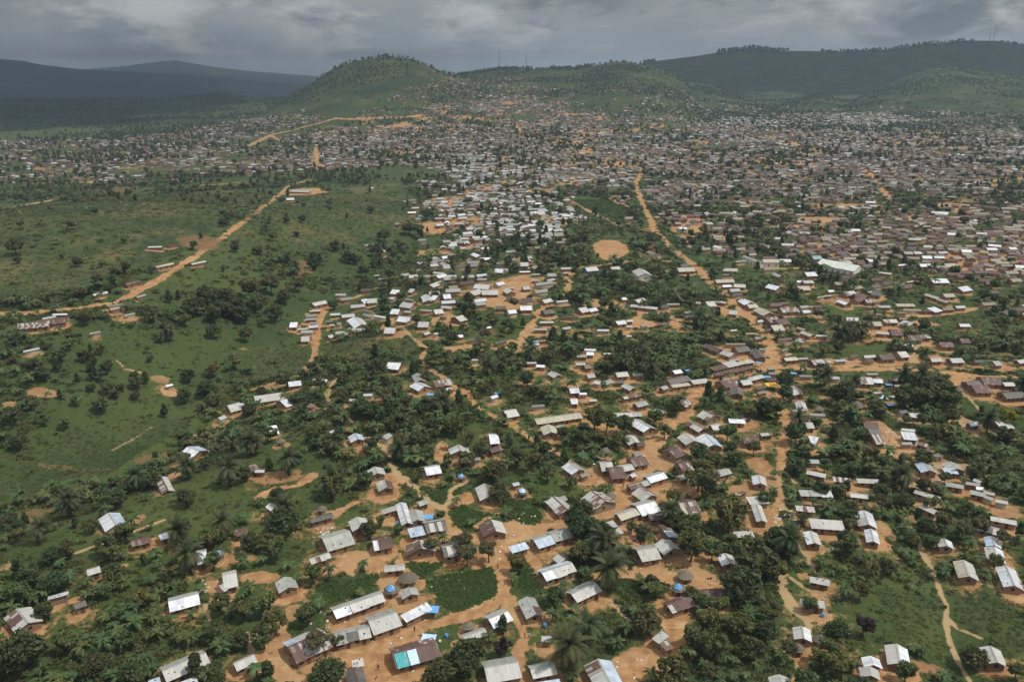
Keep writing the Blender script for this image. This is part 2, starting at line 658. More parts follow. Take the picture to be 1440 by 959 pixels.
D7 1205 405 1300 395 1260 425 g R/R
D7 1300 388 1365 382 1335 405 g D/R
D7 1295 445 1435 440 1370 480 g P/R
D7 1005 635 1092 635 1050 660 s T
D7 1085 680 1150 675 1110 700 g T/L
D7 1000 -5 1150 50 1040 30 g G/G w
D7 1150 35 1285 35 1220 55 g T/W w
D7 915 40 1010 30 960 50 g T/L
D7 0 530 52 528 25 550 s W
D7 0 575 48 575 25 592 s L
D7 0 655 45 655 20 672 s L
D7 130 580 185 575 160 600 g W/L
D7 1285 690 1395 682 1340 705 g PL/R
D7 1165 608 1212 598 1190 628 s D
D7 870 610 930 605 900 622 s L
D8 215 47 535 105 330 132 g VVVV/V w
D8 65 148 155 145 110 172 g W/L
D8 50 212 135 208 90 232 g L/L
D8 -10 200 40 198 15 222 s W
D8 5 265 105 262 60 290 g T/L
D8 260 288 308 282 285 305 g W/W
D8 160 335 220 325 190 350 s T
D8 222 322 282 318 252 338 s L
D8 390 312 480 300 440 335 g PL/R
D8 485 325 570 325 530 350 g R/P
D8 590 290 645 285 615 305 s W
D8 640 300 720 310 680 340 g D/D
D8 360 368 440 398 370 400 g W/L
D8 480 365 570 350 540 385 g R/R
D8 575 372 660 370 620 395 g P/R
D8 670 410 777 408 725 435 s L b
D8 585 412 648 412 615 430 s T
D8 580 470 712 472 645 492 s T
D8 830 400 985 400 910 425 s T
D8 890 436 1045 438 970 460 s T
D8 830 460 922 460 880 482 s T
D8 1095 315 1210 350 1120 345 g T/T
D8 1200 355 1285 382 1220 382 g G/G
D8 1230 325 1320 322 1280 348 g T/L
D8 1160 428 1238 460 1150 465 s W
D8 1225 435 1315 432 1270 455 g D/T
D8 1315 412 1395 408 1370 440 s W
D8 1055 445 1130 445 1090 465 s R
D8 12 412 85 405 55 438 s L
D8 90 412 135 408 115 432 s T
D8 140 405 205 405 175 432 s R
D8 28 450 90 445 80 480 s W
D8 415 522 520 522 470 550 g L/D
D8 635 562 710 560 680 592 g T/G
D8 725 540 840 535 790 565 g PL/P
D8 855 512 920 508 890 525 s T
D8 905 548 990 572 930 590 g L/G
D8 668 625 782 630 725 657 s L
D8 785 632 882 632 840 670 g R/R
D8 930 680 1040 678 985 715 g R/D
D8 1015 670 1110 660 1075 695 g P/L
D8 1350 562 1440 562 1400 595 s W
D8 1200 735 1310 735 1260 770 g R/R
D8 1370 702 1450 702 1410 735 g R/R
D8 160 650 255 655 205 675 s L
D8 380 652 465 650 420 678 s L
D8 0 690 75 705 30 725 g P/D
D8 50 628 140 662 60 660 g T/L
D8 10 590 80 612 25 615 g L/T
D8 305 582 370 578 335 600 g W/L
D8 450 830 510 822 485 850 g R/R
D8 1110 195 1250 195 1180 235 g W/W
D8 1350 275 1430 262 1390 305 g W/W
D8 1240 75 1335 70 1290 95 g T/D
D8 840 65 915 60 880 82 s W
D8 1030 72 1130 70 1090 90 g W/L
D8 700 125 810 138 750 150 s L
D8 910 205 975 198 945 220 s L
D8 120 5 195 5 155 30 g N/N
A1 122 42 215 25 180 52 s W
A1 922 232 962 228 942 245 s W
A1 1275 372 1345 348 1325 388 g L/W
A1 1318 340 1375 332 1350 352 s L
A1 1210 425 1245 408 1255 433 s W
A1 905 768 940 812 880 800 g P/L
A1 1065 610 1130 605 1090 650 g W/B
A1 1385 710 1440 690 1420 730 g R/L
A5 612 13 650 66 575 78 g W/B
A5 735 160 845 132 795 180 g R/R
A5 890 125 940 110 920 150 g W/D
A5 1100 240 1160 228 1140 290 g W/L
A5 1320 105 1390 88 1360 130 g R/P
A5 485 325 560 302 540 345 g L/L
A5 265 485 382 452 330 482 s W
A5 410 515 480 490 460 530 g D/D
A5 92 548 160 628 55 645 g PRL/L
A5 945 505 1115 460 1050 535 g W/G
A5 1250 370 1330 352 1320 420 g L/L
A5 1200 420 1250 395 1240 455 s RL
A5 910 895 1155 790 1070 895 g L/G
A5 980 955 1100 910 1080 965 s W
A5 835 935 890 915 880 950 s B
A5 1310 845 1425 795 1390 865 g L/R
A2 180 235 250 213 225 245 s W
A2 330 207 408 193 380 218 s W
A2 -10 325 145 277 90 325 s L
A2 135 345 170 328 190 350 g W/L
A2 65 490 115 475 95 510 g W/L
A2 400 495 430 485 420 515 s W
B5 110 850 290 838 215 900 g PPP/R
B5 285 830 375 825 340 870 g R/R
B5 230 820 305 805 270 832 s L
B5 300 792 385 795 340 803 s W
B5 750 700 800 685 780 715 s L
B5 600 745 690 740 645 755 s T
B5 612 770 672 760 645 782 g T/T
B5 688 800 748 790 715 812 s L
B5 660 715 705 710 685 725 s T
B5 700 635 780 612 745 640 g R/T
B5 870 535 970 515 920 540 g T/T
B5 1070 515 1152 505 1110 522 g W/L
B5 520 692 600 675 565 695 g L/W
B5 495 900 558 892 525 912 s L
B5 835 415 915 422 875 432 s W
B5 930 412 985 405 960 420 s R
B6 205 110 312 115 260 128 s G
B6 168 155 212 155 190 165 s W
B6 618 98 648 92 632 105 s W
"""
# round thatched huts: px, py (middle of the roof), radius px, tarp
HUTS = [(551, 827, 11, 'blue'), (574, 811, 13.5, ''), (659, 878, 9, ''), (964, 807, 11.5, ''), (954, 825, 10, 'blue'),
        (452, 714, 7, ''), (649, 669, 6, 'blue'), (735, 690, 8, 'blue'), (858, 696, 8.5, ''), (1155, 897, 11, ''), (1122, 909, 9, ''),
        (1152, 574, 6, ''), (1205, 569, 9.5, ''), (1348, 547, 6.5, ''), (516, 628, 7.5, ''), (395, 619, 6, ''), (308, 777, 7.5, 'blue'),
        (852, 633, 8, ''), (437, 570, 6, '')]
# dirt roads: width m, points
ROADS = [
    (7.5, [(903, 244), (894, 256), (905, 290), (922, 325), (942, 347), (964, 364), (983, 378), (996, 394), (1022, 414), (1040, 432), (1057, 450), (1072, 468), (1088, 492), (1093, 513)]),
    (7.5, [(1093, 513), (1060, 519), (1027, 528), (1002, 535), (988, 547), (973, 567), (960, 587), (945, 597), (928, 612), (920, 624), (920, 643), (913, 657), (895, 670), (877, 684), (873, 702), (860, 720)]),
    (6.0, [(1093, 515), (1140, 518), (1200, 520), (1242, 519), (1280, 519), (1342, 525), (1367, 528), (1400, 531), (1434, 531), (1500, 530)]),
    (5.8, [(436, 253), (418, 258), (407, 261), (395, 272), (360, 300), (320, 328), (272, 362), (243, 382), (212, 400), (190, 411), (165, 425), (110, 433), (50, 440), (-20, 441)]),
    (15.0, [(345, 206), (380, 190), (430, 178), (470, 167), (500, 168), (560, 166), (592, 163)]),
    (8.0, [(380, 190), (405, 203), (418, 209)]),
    (8.0, [(444, 207), (447, 232)]),
    (12.0, [(727, 178), (735, 188), (770, 195), (800, 200), (830, 211)]),
    (11.0, [(655, 164), (690, 171)]),
    (12.0, [(10, 293), (45, 287), (85, 280), (120, 276)]), (9.0, [(250, 263), (300, 260), (340, 257)]),
    (5.5, [(630, 715), (632, 735), (645, 752), (690, 764), (717, 755), (745, 748), (767, 741), (790, 742)]),
    (5.5, [(717, 757), (700, 790), (707, 816), (711, 838), (679, 853), (635, 868), (590, 884), (545, 893), (510, 915)]),
    (4.0, [(711, 838), (718, 860), (734, 883), (739, 898), (731, 917), (732, 938), (741, 965)]),
]
PATHS = [
    (3.5, [(945, 368), (920, 366), (880, 368), (848, 373), (807, 377), (800, 390), (797, 416)]),
    (3.5, [(797, 428), (765, 431), (757, 442), (747, 457), (735, 475), (732, 488)]),
    (4.0, [(794, 278), (818, 292), (845, 305), (871, 318)]), (3.5, [(856, 278), (883, 291)]),
    (3.5, [(1092, 378), (1120, 377), (1140, 379), (1150, 384)]), (5.0, [(1211, 391), (1230, 396), (1257, 400), (1270, 398)]),
    (3.2, [(528, 405), (503, 417), (483, 424), (462, 433), (452, 443), (448, 460), (445, 477), (441, 503), (432, 516), (426, 527)]),
    (2.2, [(352, 548), (385, 539), (432, 523)]), (2.0, [(478, 527), (460, 552), (464, 570), (456, 574)]), (1.5, [(482, 576), (496, 597)]),
    (2.2, [(587, 480), (599, 492), (592, 505), (593, 511), (603, 518), (617, 527), (638, 542), (653, 549), (663, 560), (670, 570), (690, 583), (725, 600), (745, 616), (765, 626), (792, 644), (827, 665), (852, 680), (872, 690)]),
    (1.4, [(565, 458), (580, 475), (587, 480)]), (1.5, [(599, 488), (625, 488), (663, 491)]),
    (2.0, [(500, 612), (530, 620), (546, 635), (548, 652), (560, 667), (575, 679), (600, 700), (623, 716)]),
    (2.0, [(655, 678), (633, 690), (632, 702), (625, 714)]), (2.4, [(672, 738), (690, 727), (700, 722)]),
    (4.5, [(530, 800), (518, 785), (497, 782), (462, 802)]), (3.0, [(495, 782), (495, 806)]), (2.5, [(545, 760), (535, 775), (533, 800), (560, 815)]),
    (5.0, [(355, 935), (392, 940), (415, 960)]), (3.5, [(397, 868), (390, 905), (392, 940)]),
    (7.0, [(500, 920), (530, 935), (530, 965)]),
    (4.5, [(840, 810), (868, 808), (919, 803), (940, 812), (972, 826), (1009, 826)]), (4.0, [(930, 850), (943, 865), (951, 885), (953, 905), (941, 920), (919, 942), (893, 950), (868, 950)]),
    (1.3, [(858, 845), (870, 858), (886, 873)]),
    (3.5, [(940, 683), (962, 701), (952, 706), (920, 697)]), (2.5, [(878, 742), (890, 761), (908, 770)]), (4.0, [(955, 785), (987, 787), (1005, 775)]), (3.0, [(985, 720), (992, 737)]),
    (2.6, [(1093, 513), (1093, 535), (1097, 563), (1102, 587), (1102, 607), (1100, 630), (1102, 640), (1095, 670), (1097, 690), (1097, 712), (1088, 724), (1093, 748)]),
    (1.6, [(1080, 667), (1095, 672)]), (1.4, [(1098, 712), (1118, 722), (1132, 727)]), (1.3, [(1100, 658), (1117, 678), (1128, 687)]),
    (1.5, [(1123, 773), (1135, 782), (1142, 795), (1145, 805)]), (1.8, [(1098, 790), (1101, 830), (1120, 860), (1137, 872), (1138, 905)]), (1.5, [(1098, 802), (1137, 830)]), (2.5, [(1127, 920), (1127, 965)]),
    (1.5, [(1263, 683), (1272, 698), (1272, 723), (1277, 737), (1290, 750), (1295, 775), (1312, 802), (1322, 832), (1332, 852), (1330, 875), (1335, 902), (1347, 930), (1368, 965)]),
    (1.2, [(1332, 868), (1345, 882), (1380, 897)]), (1.2, [(1265, 686), (1283, 702)]), (2.0, [(1280, 682), (1293, 684), (1313, 687), (1320, 677), (1318, 655)]),
    (2.2, [(1200, 536), (1213, 558), (1217, 573)]), (2.6, [(1215, 588), (1240, 602), (1250, 622), (1258, 642), (1280, 653)]), (1.6, [(1245, 577), (1267, 588), (1280, 596)]),
    (1.4, [(1345, 542), (1360, 557), (1384, 583)]), (2.0, [(1345, 590), (1353, 600), (1373, 611)]), (1.5, [(1280, 519), (1288, 488), (1300, 478)]),
    (1.0, [(163, 506), (175, 517), (215, 530)]), (1.0, [(213, 601), (185, 619), (158, 633)]),
    (1.3, [(255, 618), (300, 603), (315, 598)]), (1.6, [(230, 731), (175, 752), (135, 767), (108, 777)]),
    (1.4, [(288, 850), (295, 872)]), (1.5, [(347, 890), (353, 915)]), (2.5, [(445, 735), (470, 722), (500, 706)]), (2.5, [(365, 700), (385, 687), (420, 683), (440, 668)]),
    (3.0, [(1148, 442), (1155, 452)]), (3.5, [(690, 428), (720, 425)]), (3.0, [(647, 411), (690, 408)]), (3.0, [(880, 470), (900, 440), (930, 440), (960, 452)]),
    (3.0, [(1205, 480), (1240, 478), (1290, 478), (1320, 490)]), (3.0, [(1230, 442), (1290, 446), (1340, 440), (1380, 432)]),
    (2.5, [(1352, 362), (1345, 378)]), (5.5, [(1050, 240), (1085, 258), (1120, 272)]), (6.0, [(1215, 240), (1228, 252), (1255, 283)]), (8.0, [(1030, 232), (1100, 237), (1190, 243)]), (6.0, [(640, 262), (680, 258), (740, 252)]),
]
# bare patches: px, py, rx, ry, strength, brown
BARE = [(75, 655, 60, 6, .42, .9), (140, 690, 40, 5, .35, .9), (330, 300, 40, 8, .3, .9), (100, 400, 50, 6, .3, .9), (500, 300, 40, 7, .3, .8), (215, 645, 30, 6, .55, 1), (300, 610, 26, 6, .55, 1), (55, 720, 40, 7, .5, .8), (60, 551, 18, 8, 1, .5), (16, 570, 12, 9, .9, .5), (240, 552, 9, 5, .9, 0), (425, 377, 15, 11, .6, 1), (280, 340, 26, 12, .6, 1), (185, 357, 30, 5, .35, 1),
        (155, 268, 55, 5, .5, 1), (1243, 742, 12, 14, .95, .3), (1240, 765, 14, 9, .95, 0), (1290, 935, 40, 9, .8, .6), (855, 605, 25, 12, 1, 0), (830, 600, 20, 9, 1, 0),
        (850, 428, 24, 7, .9, .1), (720, 487, 9, 9, 1, 0), (620, 637, 9, 14, 1, 0), (553, 675, 16, 14, 1, 0), (487, 603, 11, 4, 1, 0), (390, 670, 34, 9, .8, .4),
        (570, 800, 10, 8, 1, 0), (500, 790, 25, 6, 1, 0), (690, 790, 22, 20, 1, 0), (745, 800, 16, 16, 1, 0), (730, 745, 40, 11, 1, 0), (650, 700, 22, 10, 1, 0), (790, 725, 12, 18, 1, 0),
        (905, 805, 30, 7, 1, 0), (985, 815, 22, 14, 1, 0), (900, 935, 35, 22, 1, 0), (560, 905, 60, 12, 1, .0), (390, 930, 26, 16, 1, 0), (410, 862, 14, 12, .9, .3), (540, 870, 10, 6, 1, 0),
        (365, 812, 26, 7, 1, .1), (300, 825, 22, 9, .9, 0), (210, 765, 28, 10, .9, .1), (175, 795, 10, 6, .7, 0), (105, 845, 14, 8, .8, 0), (10, 890, 12, 9, 1, .2), (335, 945, 22, 12, 1, 0),
        (240, 672, 12, 7, 1, 0), (190, 732, 10, 8, .8, .4), (30, 735, 30, 8, .5, .8), (12, 795, 14, 8, .7, .5), (340, 785, 20, 6, .7, .4), (1085, 680, 8, 16, .8, .4), (1085, 735, 14, 18, .9, .2), (1250, 610, 8, 20, .9, 0),
        (1120, 510, 40, 5, 1, 0), (1180, 510, 30, 6, .9, 0), (1280, 505, 60, 7, .9, 0), (1390, 515, 30, 9, .9, 0), (1400, 500, 40, 6, .4, .3), (1035, 505, 40, 8, 1, 0), (1060, 510, 30, 8, 1, 0), (960, 545, 16, 7, 1, 0),
        (905, 640, 18, 8, 1, 0), (940, 650, 22, 14, .9, .2), (1010, 600, 10, 20, .8, .1), (1355, 540, 20, 10, 1, 0), (1345, 590, 12, 8, 1, .2), (1310, 600, 10, 8, .9, 0), (840, 670, 24, 12, .9, .1), (910, 690, 16, 16, .95, 0),
        (960, 690, 20, 10, .9, .1), (1070, 655, 14, 10, .9, .3), (1040, 690, 20, 8, .8, .3), (1150, 560, 20, 6, .7, 0), (1140, 700, 12, 4, .8, .2), (1230, 690, 14, 5, .8, .2), (1290, 730, 10, 8, .7, .3), (1410, 722, 20, 6, .9, .3),
        (1340, 655, 26, 9, .9, .2), (1390, 670, 12, 4, .8, .2), (890, 455, 30, 5, .9, 0), (950, 460, 12, 8, .9, 0), (1020, 440, 18, 8, .9, 0), (1230, 460, 40, 9, .8, 0), (1300, 455, 20, 5, .9, 0), (1180, 425, 40, 6, .6, .2), (700, 425, 24, 6, .8, 0),
        (820, 474, 10, 4, .6, 0), (545, 455, 9, 8, 1, 0), (560, 472, 14, 5, .9, .1), (620, 450, 20, 8, .8, 0), (650, 490, 30, 5, .8, 0), (505, 620, 16, 5, .9, .1), (430, 270, 25, 5, .8, 0), (380, 545, 30, 5, .6, .3),
        (395, 665, 9, 4, 1, 0), (1175, 920, 8, 6, .8, .1), (1130, 810, 10, 5, .8, .2), (1160, 820, 12, 8, .7, .2), (345, 490, 10, 4, .5, .4), (225, 533, 14, 7, .6, .3), (180, 520, 6, 4, .4, .5), (640, 905, 10, 8, .9, .1), (880, 650, 12, 5, .9, 0)]
# low green crops and meadow: polygon, kind (c crop, m meadow)
FIELDS = [('c', [(607, 813), (695, 798), (701, 825), (695, 841), (640, 861), (616, 853)]), ('c', [(633, 715), (660, 713), (685, 725), (668, 738), (650, 745), (638, 740)]),
          ('c', [(727, 717), (753, 713), (763, 727), (755, 737), (733, 737), (727, 727)]), ('c', [(600, 697), (630, 687), (632, 700), (625, 711), (610, 705)]),
          ('c', [(720, 790), (735, 788), (765, 820), (757, 836), (735, 835)]), ('c', [(868, 812), (890, 815), (907, 840), (880, 838)]), ('c', [(455, 815), (508, 815), (532, 800), (530, 815), (510, 835), (460, 852)]),
          ('c', [(570, 792), (630, 792), (590, 817)]), ('m', [(1155, 590), (1190, 605), (1220, 630), (1255, 652), (1230, 655), (1200, 622), (1175, 620), (1150, 600)]),
          ('m', [(1240, 577), (1270, 597), (1255, 610), (1240, 595)]), ('m', [(1255, 630), (1305, 640), (1315, 655), (1290, 650), (1265, 643)]), ('m', [(1345, 600), (1405, 620), (1450, 640), (1450, 705), (1405, 655), (1355, 620)]),
          ('m', [(1230, 825), (1275, 832), (1320, 840), (1325, 895), (1330, 935), (1280, 910), (1240, 870)]), ('m', [(1342, 837), (1450, 832), (1450, 945), (1380, 895), (1350, 880)]),
          ('m', [(-20, 635), (50, 630), (100, 605), (175, 588), (250, 588), (262, 600), (200, 635), (150, 670), (75, 695), (-20, 720)]), ('m', [(-20, 300), (200, 275), (400, 265), (270, 350), (150, 400), (-20, 430)]),
          ('m', [(415, 275), (560, 250), (600, 300), (520, 345), (440, 360), (350, 340), (300, 360)]), ('m', [(447, 487), (517, 473), (580, 477), (597, 490), (567, 502), (483, 505), (445, 503)]),
          ('c', [(797, 275), (840, 278), (875, 290), (890, 307), (867, 312), (827, 294)]), ('m', [(822, 336), (888, 336), (890, 366), (822, 368)]), ('m', [(990, 452), (1053, 448), (1062, 463), (1030, 458), (997, 467), (983, 462)]),
          ('m', [(1220, 383), (1270, 390), (1283, 402), (1293, 412), (1257, 402)]), ('m', [(1300, 447), (1360, 440), (1390, 450), (1390, 470), (1337, 475), (1317, 468)]), ('m', [(355, 485), (440, 485), (430, 520), (355, 535)]),
          ('m', [(360, 680), (435, 680), (410, 700), (360, 697)]), ('c', [(640, 680), (655, 683), (650, 695), (636, 697)]), ('c', [(710, 700), (755, 700), (745, 712), (700, 716)]), ('m', [(1110, 375), (1145, 386), (1120, 405), (1090, 395)]),
          ('m', [(440, 700), (520, 705), (500, 720), (450, 720)])]
# palms: foot px, py, height m
PALMS = [(265, 674, 11), (100, 728, 11), (323, 684, 11), (327, 645, 10), (353, 640, 10), (407, 668, 10), (466, 698, 14), (521, 538, 10), (685, 536, 12), (706, 524, 11), (563, 650, 9), (620, 584, 10), (426, 594, 9),
         (401, 735, 10), (916, 533, 12), (880, 522, 12), (745, 511, 9), (1292, 548, 13), (1297, 514, 12), (1187, 566, 11), (1387, 609, 9), (1267, 692, 14), (1120, 606, 9), (1437, 556, 10), (252, 770, 12), (315, 758, 10), (268, 806, 9), (60, 762, 9),
         (856, 832, 15), (800, 945, 13), (825, 908, 12), (1107, 786, 11), (305, 448, 10), (333, 452, 10), (137, 407, 9), (232, 480, 10), (450, 372, 12), (405, 372, 10), (418, 387, 10), (1175, 482, 14), (1185, 484, 13), (1193, 480, 12), (1203, 480, 14), (1212, 478, 13),
         (980, 464, 12), (1000, 394, 11), (1111, 417, 11), (745, 502, 9), (815, 424, 10), (940, 740, 9), (1270, 545, 10), (360, 640, 9), (240, 480, 10), (195, 690, 9), (900, 500, 12), (925, 500, 11), (1160, 545, 10), (1200, 550, 9), (470, 640, 10), (850, 790, 12)]
# broadleaf trees: crown middle px, py, radius px, kind (m dense mango, b broad, a airy, c pointed, p plum leaf, y yellow)
TREES = """707 878 13 c|781 839 14 b|661 917 26 m|648 930 22 m|617 945 22 m|709 913 14 p|448 905 17 a|476 901 10 m|458 948 26 m|440 807 14 b|430 866 15 b|386 875 18 b|370 895 17 b|370 848 18 b
917 817 11 m|923 832 12 b|910 873 19 m|942 942 23 m|981 895 20 b|1042 817 28 m|1034 834 18 m|990 848 13 b|1009 913 20 b|518 743 13 m|398 733 22 m|468 682 18 b|702 690 15 m|695 662 18 m|650 763 14 a|687 775 15 a|657 780 15 a|607 768 11 a
815 735 21 m|818 715 17 m|833 740 15 m|727 793 13 b|817 778 15 b|620 725 7 b|850 748 17 m|947 733 12 m|968 747 24 b|973 767 22 b|1002 775 13 b|983 668 22 b|993 683 23 a|1027 723 26 b|1057 778 28 m|1072 790 23 m|907 748 10 a|888 742 8 b|857 778 18 m
1193 768 15 b|1190 755 11 m|1100 755 20 m|1088 757 17 m|1108 770 14 m|1177 885 18 m|1215 880 15 p|1162 920 20 b|1185 937 20 b|1275 945 15 b|770 502 10 b|802 497 9 c|880 490 16 m|897 497 16 m|858 508 14 m|950 570 13 m|920 587 12 b|935 607 10 b|878 597 13 b|837 588 17 b|853 593 16 b|792 607 9 m|807 613 10 b|823 617 12 b|843 617 12 b|870 622 13 b|742 532 11 m
997 549 12 c|1013 555 10 c|990 520 10 b|1105 535 13 m|1103 550 12 m|1077 570 15 m|1093 573 13 b|1120 607 16 m|1188 550 18 m|1157 518 9 m|1023 607 13 b|1053 580 11 b|1232 573 14 m|1317 550 20 a|1333 558 18 b|1300 555 18 b|1272 555 16 m|1415 588 13 y|1298 590 9 b
525 518 15 m|610 502 11 b|707 497 11 m|597 528 8 b|507 573 13 b|627 560 13 b|587 617 13 m|563 620 11 b|658 618 13 b|265 527 10 m|288 545 13 m|258 555 11 m|300 565 12 m|57 525 11 m|32 562 8 m|15 585 13 a|25 620 12 m|195 675 11 m|343 665 11 m
160 805 15 m|155 780 13 b|38 812 18 m|70 780 13 m|25 915 32 m|302 940 11 b|310 420 18 m|330 430 16 m|290 412 14 m|350 405 14 b|380 400 13 b|268 432 12 m|20 345 12 m|120 445 11 m|208 440 10 m|272 345 6 b|213 378 6 m|175 375 9 m|163 383 9 b
560 590 11 b|640 600 13 b|600 640 11 b|675 630 13 m|725 640 14 m|750 650 14 b|770 665 12 b|700 610 10 b|540 555 11 b|480 555 10 m|450 540 10 m|300 520 10 b|330 510 9 b|60 590 9 b|150 545 9 b|390 770 16 b|350 760 14 m|300 790 13 b|240 800 13 b|200 840 13 b|90 905 16 b|130 935 18 m|180 900 14 b|60 860 14 m|230 880 12 b|340 860 14 b
1040 880 18 b|1060 910 18 m|1085 860 15 b|1140 850 11 b|1225 800 13 b|1210 830 13 b|1250 795 12 m|1310 760 11 b|1380 740 12 b|1360 715 10 b|1400 790 11 b|1180 690 10 b|1160 655 10 b|1130 640 10 a|1200 660 11 b|1060 630 11 b|1075 700 10 b|1010 850 15 b|1095 800 13 b|560 745 8 b|420 640 12 b|380 610 11 b|440 610 11 m|350 575 9 m|300 440 13 m|320 415 12 m|340 440 13 m|365 425 13 m|385 440 12 m|400 415 11 m|345 470 10 b|300 465 10 m|420 400 10 b|260 450 9 b|440 370 9 m|540 330 9 m|560 345 9 b|530 350 10 m|490 360 9 m|575 320 9 m|470 345 8 m|510 380 9 m|550 385 9 b|600 300 8 m|590 325 8 b"""
# town density polygons: density, palette, polygon
TOWN = [(.16, 'w', [(470, 445), (540, 350), (590, 262), (625, 262), (612, 345), (570, 440)]),
        (.80, 'w', [(560, 440), (590, 345), (608, 262), (640, 222), (770, 225), (792, 262), (800, 330), (792, 400), (740, 440), (640, 430)]),
        (.92, 't', [(905, 262), (990, 228), (1500, 205), (1500, 385), (1300, 385), (1100, 368), (985, 368), (935, 315)]),
        (.85, 'm', [(425, 185), (520, 160), (600, 150), (730, 135), (800, 155), (900, 172), (1100, 183), (1500, 188), (1500, 212), (1000, 238), (780, 262), (640, 232), (440, 240)]),
        (.50, 'm', [(-120, 208), (150, 196), (250, 186), (330, 166), (425, 160), (436, 238), (330, 250), (150, 262), (-120, 264)]),
        (.42, 'm', [(540, 170), (590, 125), (650, 108), (720, 112), (800, 140), (800, 160), (700, 160)]),
        (.45, 't', [(1290, 385), (1500, 385), (1500, 500), (1440, 490), (1380, 430)]),
        (.50, 'w', [(880, 182), (930, 162), (1080, 165), (1150, 160), (1230, 158), (1300, 168), (1310, 190), (1100, 185)]),
        (.24, 'm', [(870, 172), (900, 150), (960, 138), (1060, 148), (1130, 158), (1250, 150), (1300, 160), (1500, 160), (1500, 190), (880, 190)]), (.12, 'w', [(1300, 165), (1500, 165), (1500, 190), (1310, 190)]), (.10, 'w', [(820, 175), (850, 140), (980, 140), (1040, 160), (900, 180)]),
        (.55, 'm', [(780, 262), (890, 250), (930, 330), (970, 375), (900, 370), (890, 310), (850, 272), (800, 275)]), (.40, 'm', [(1090, 375), (1290, 395), (1300, 420), (1100, 420)])]
# ------------------------------------------------------------------ world-space cover rasters
class Raster:
    def __init__(s, x0, x1, y0, y1, res):
        s.x0, s.y0, s.res = x0, y0, res
        s.nx, s.ny = int((x1 - x0) / res), int((y1 - y0) / res)
        s.X = x0 + (np.arange(s.nx) + .5) * res
        s.Y = y0 + (np.arange(s.ny) + .5) * res
        s.a = {k: np.zeros((s.ny, s.nx), np.float32) for k in ('dirt', 'brown', 'crop', 'meadow', 'house', 'road', 'path', 'pitch', 'town', 'trail', 'clear')}
        gx, gy = np.meshgrid(s.X, s.Y)
        s.n1 = fbm(gx, gy, 5.0, 21, 3); s.n2 = fbm(gx, gy, 16.0, 31, 3)

    def win(s, x0, x1, y0, y1):
        i0 = max(0, int((x0 - s.x0) / s.res)); i1 = min(s.nx, int((x1 - s.x0) / s.res) + 2)
        j0 = max(0, int((y0 - s.y0) / s.res)); j1 = min(s.ny, int((y1 - s.y0) / s.res) + 2)
        if i1 <= i0 or j1 <= j0:
            return None
        return (slice(j0, j1), slice(i0, i1))

    def grid(s, w):
        return np.meshgrid(s.X[w[1]], s.Y[w[0]])

    def line(s, key, pts, width, wob=0.5, soft=0.8):
        for (ax, ay), (bx, by) in zip(pts[:-1], pts[1:]):
            m = width + 3
            w = s.win(min(ax, bx) - m, max(ax, bx) + m, min(ay, by) - m, max(ay, by) + m)
            if w is None:
                continue
            gx, gy = s.grid(w)
            d = segdist(gx, gy, [(ax, ay), (bx, by)]) + s.n1[w] * width * 0.25 * wob * 2
            sf = max(soft, s.res)
            v = 1 - np.clip((d - width / 2 + sf / 2) / sf, 0, 1)
            s.a[key][w] = np.maximum(s.a[key][w], v)

    def poly(s, key, pts, val=1.0):
        xs = [p[0] for p in pts]; ys = [p[1] for p in pts]
        w = s.win(min(xs), max(xs), min(ys), max(ys))
        if w is None:
            return
        gx, gy = s.grid(w)
        gx = gx + s.n1[w] * 0.9; gy = gy + s.n2[w] * 0.9
        c = np.zeros(gx.shape, bool)
        n = len(pts)
        for i in range(n):
            (ax, ay), (bx, by) = pts[i], pts[(i + 1) % n]
            if ay == by:
                continue
            k = ((ay > gy) != (by > gy)) & (gx < (bx - ax) * (gy - ay) / (by - ay) + ax)
            c ^= k
        s.a[key][w] = np.maximum(s.a[key][w], np.where(c, val, 0))

    def blob(s, key, cx, cy, rx, ry, ang, val, wob=0.5, soft=0.5):
        m = max(rx, ry) * 1.6
        w = s.win(cx - m, cx + m, cy - m, cy + m)
        if w is None:
            return
        gx, gy = s.grid(w)
        c, sn = math.cos(ang), math.sin(ang)
        u = ((gx - cx) * c + (gy - cy) * sn) / rx
        v = (-(gx - cx) * sn + (gy - cy) * c) / ry
        d = np.sqrt(u * u + v * v) + s.n2[w] * wob + s.n1[w] * wob * 0.6
        t = val * (1 - np.clip((d - 1 + soft / 2) / soft, 0, 1))
        s.a[key][w] = np.maximum(s.a[key][w], t)

    def get(s, key, x, y):
        fx = np.clip((x - s.x0) / s.res - .5, 0, s.nx - 1.001); fy = np.clip((y - s.y0) / s.res - .5, 0, s.ny - 1.001)
        i, j = fx.astype(int), fy.astype(int)
        fx, fy = fx - i, fy - j
        a = s.a[key]
        return (a[j, i] * (1 - fx) + a[j, i + 1] * fx) * (1 - fy) + (a[j + 1, i] * (1 - fx) + a[j + 1, i + 1] * fx) * fy

    def inside(s, x, y):
        return (x > s.x0 + s.res) & (x < s.x0 + s.nx * s.res - s.res) & (y > s.y0 + s.res) & (y < s.y0 + s.ny * s.res - s.res)

NEAR = Raster(-340, 340, 95, 430, 0.5)
MID = Raster(-860, 860, 425, 1060, 1.0)
FAR = Raster(-2400, 2400, 95, 3480, 3.0)
RAS = (NEAR, MID, FAR)

def cover(key, x, y):
    x = np.asarray(x, float); y = np.asarray(y, float)
    return np.where(NEAR.inside(x, y), NEAR.get(key, x, y), np.where(MID.inside(x, y), MID.get(key, x, y), np.where(FAR.inside(x, y), FAR.get(key, x, y), 0)))

def PXY(pts):
    return [tuple(P(px, py)[:2]) for px, py in pts]

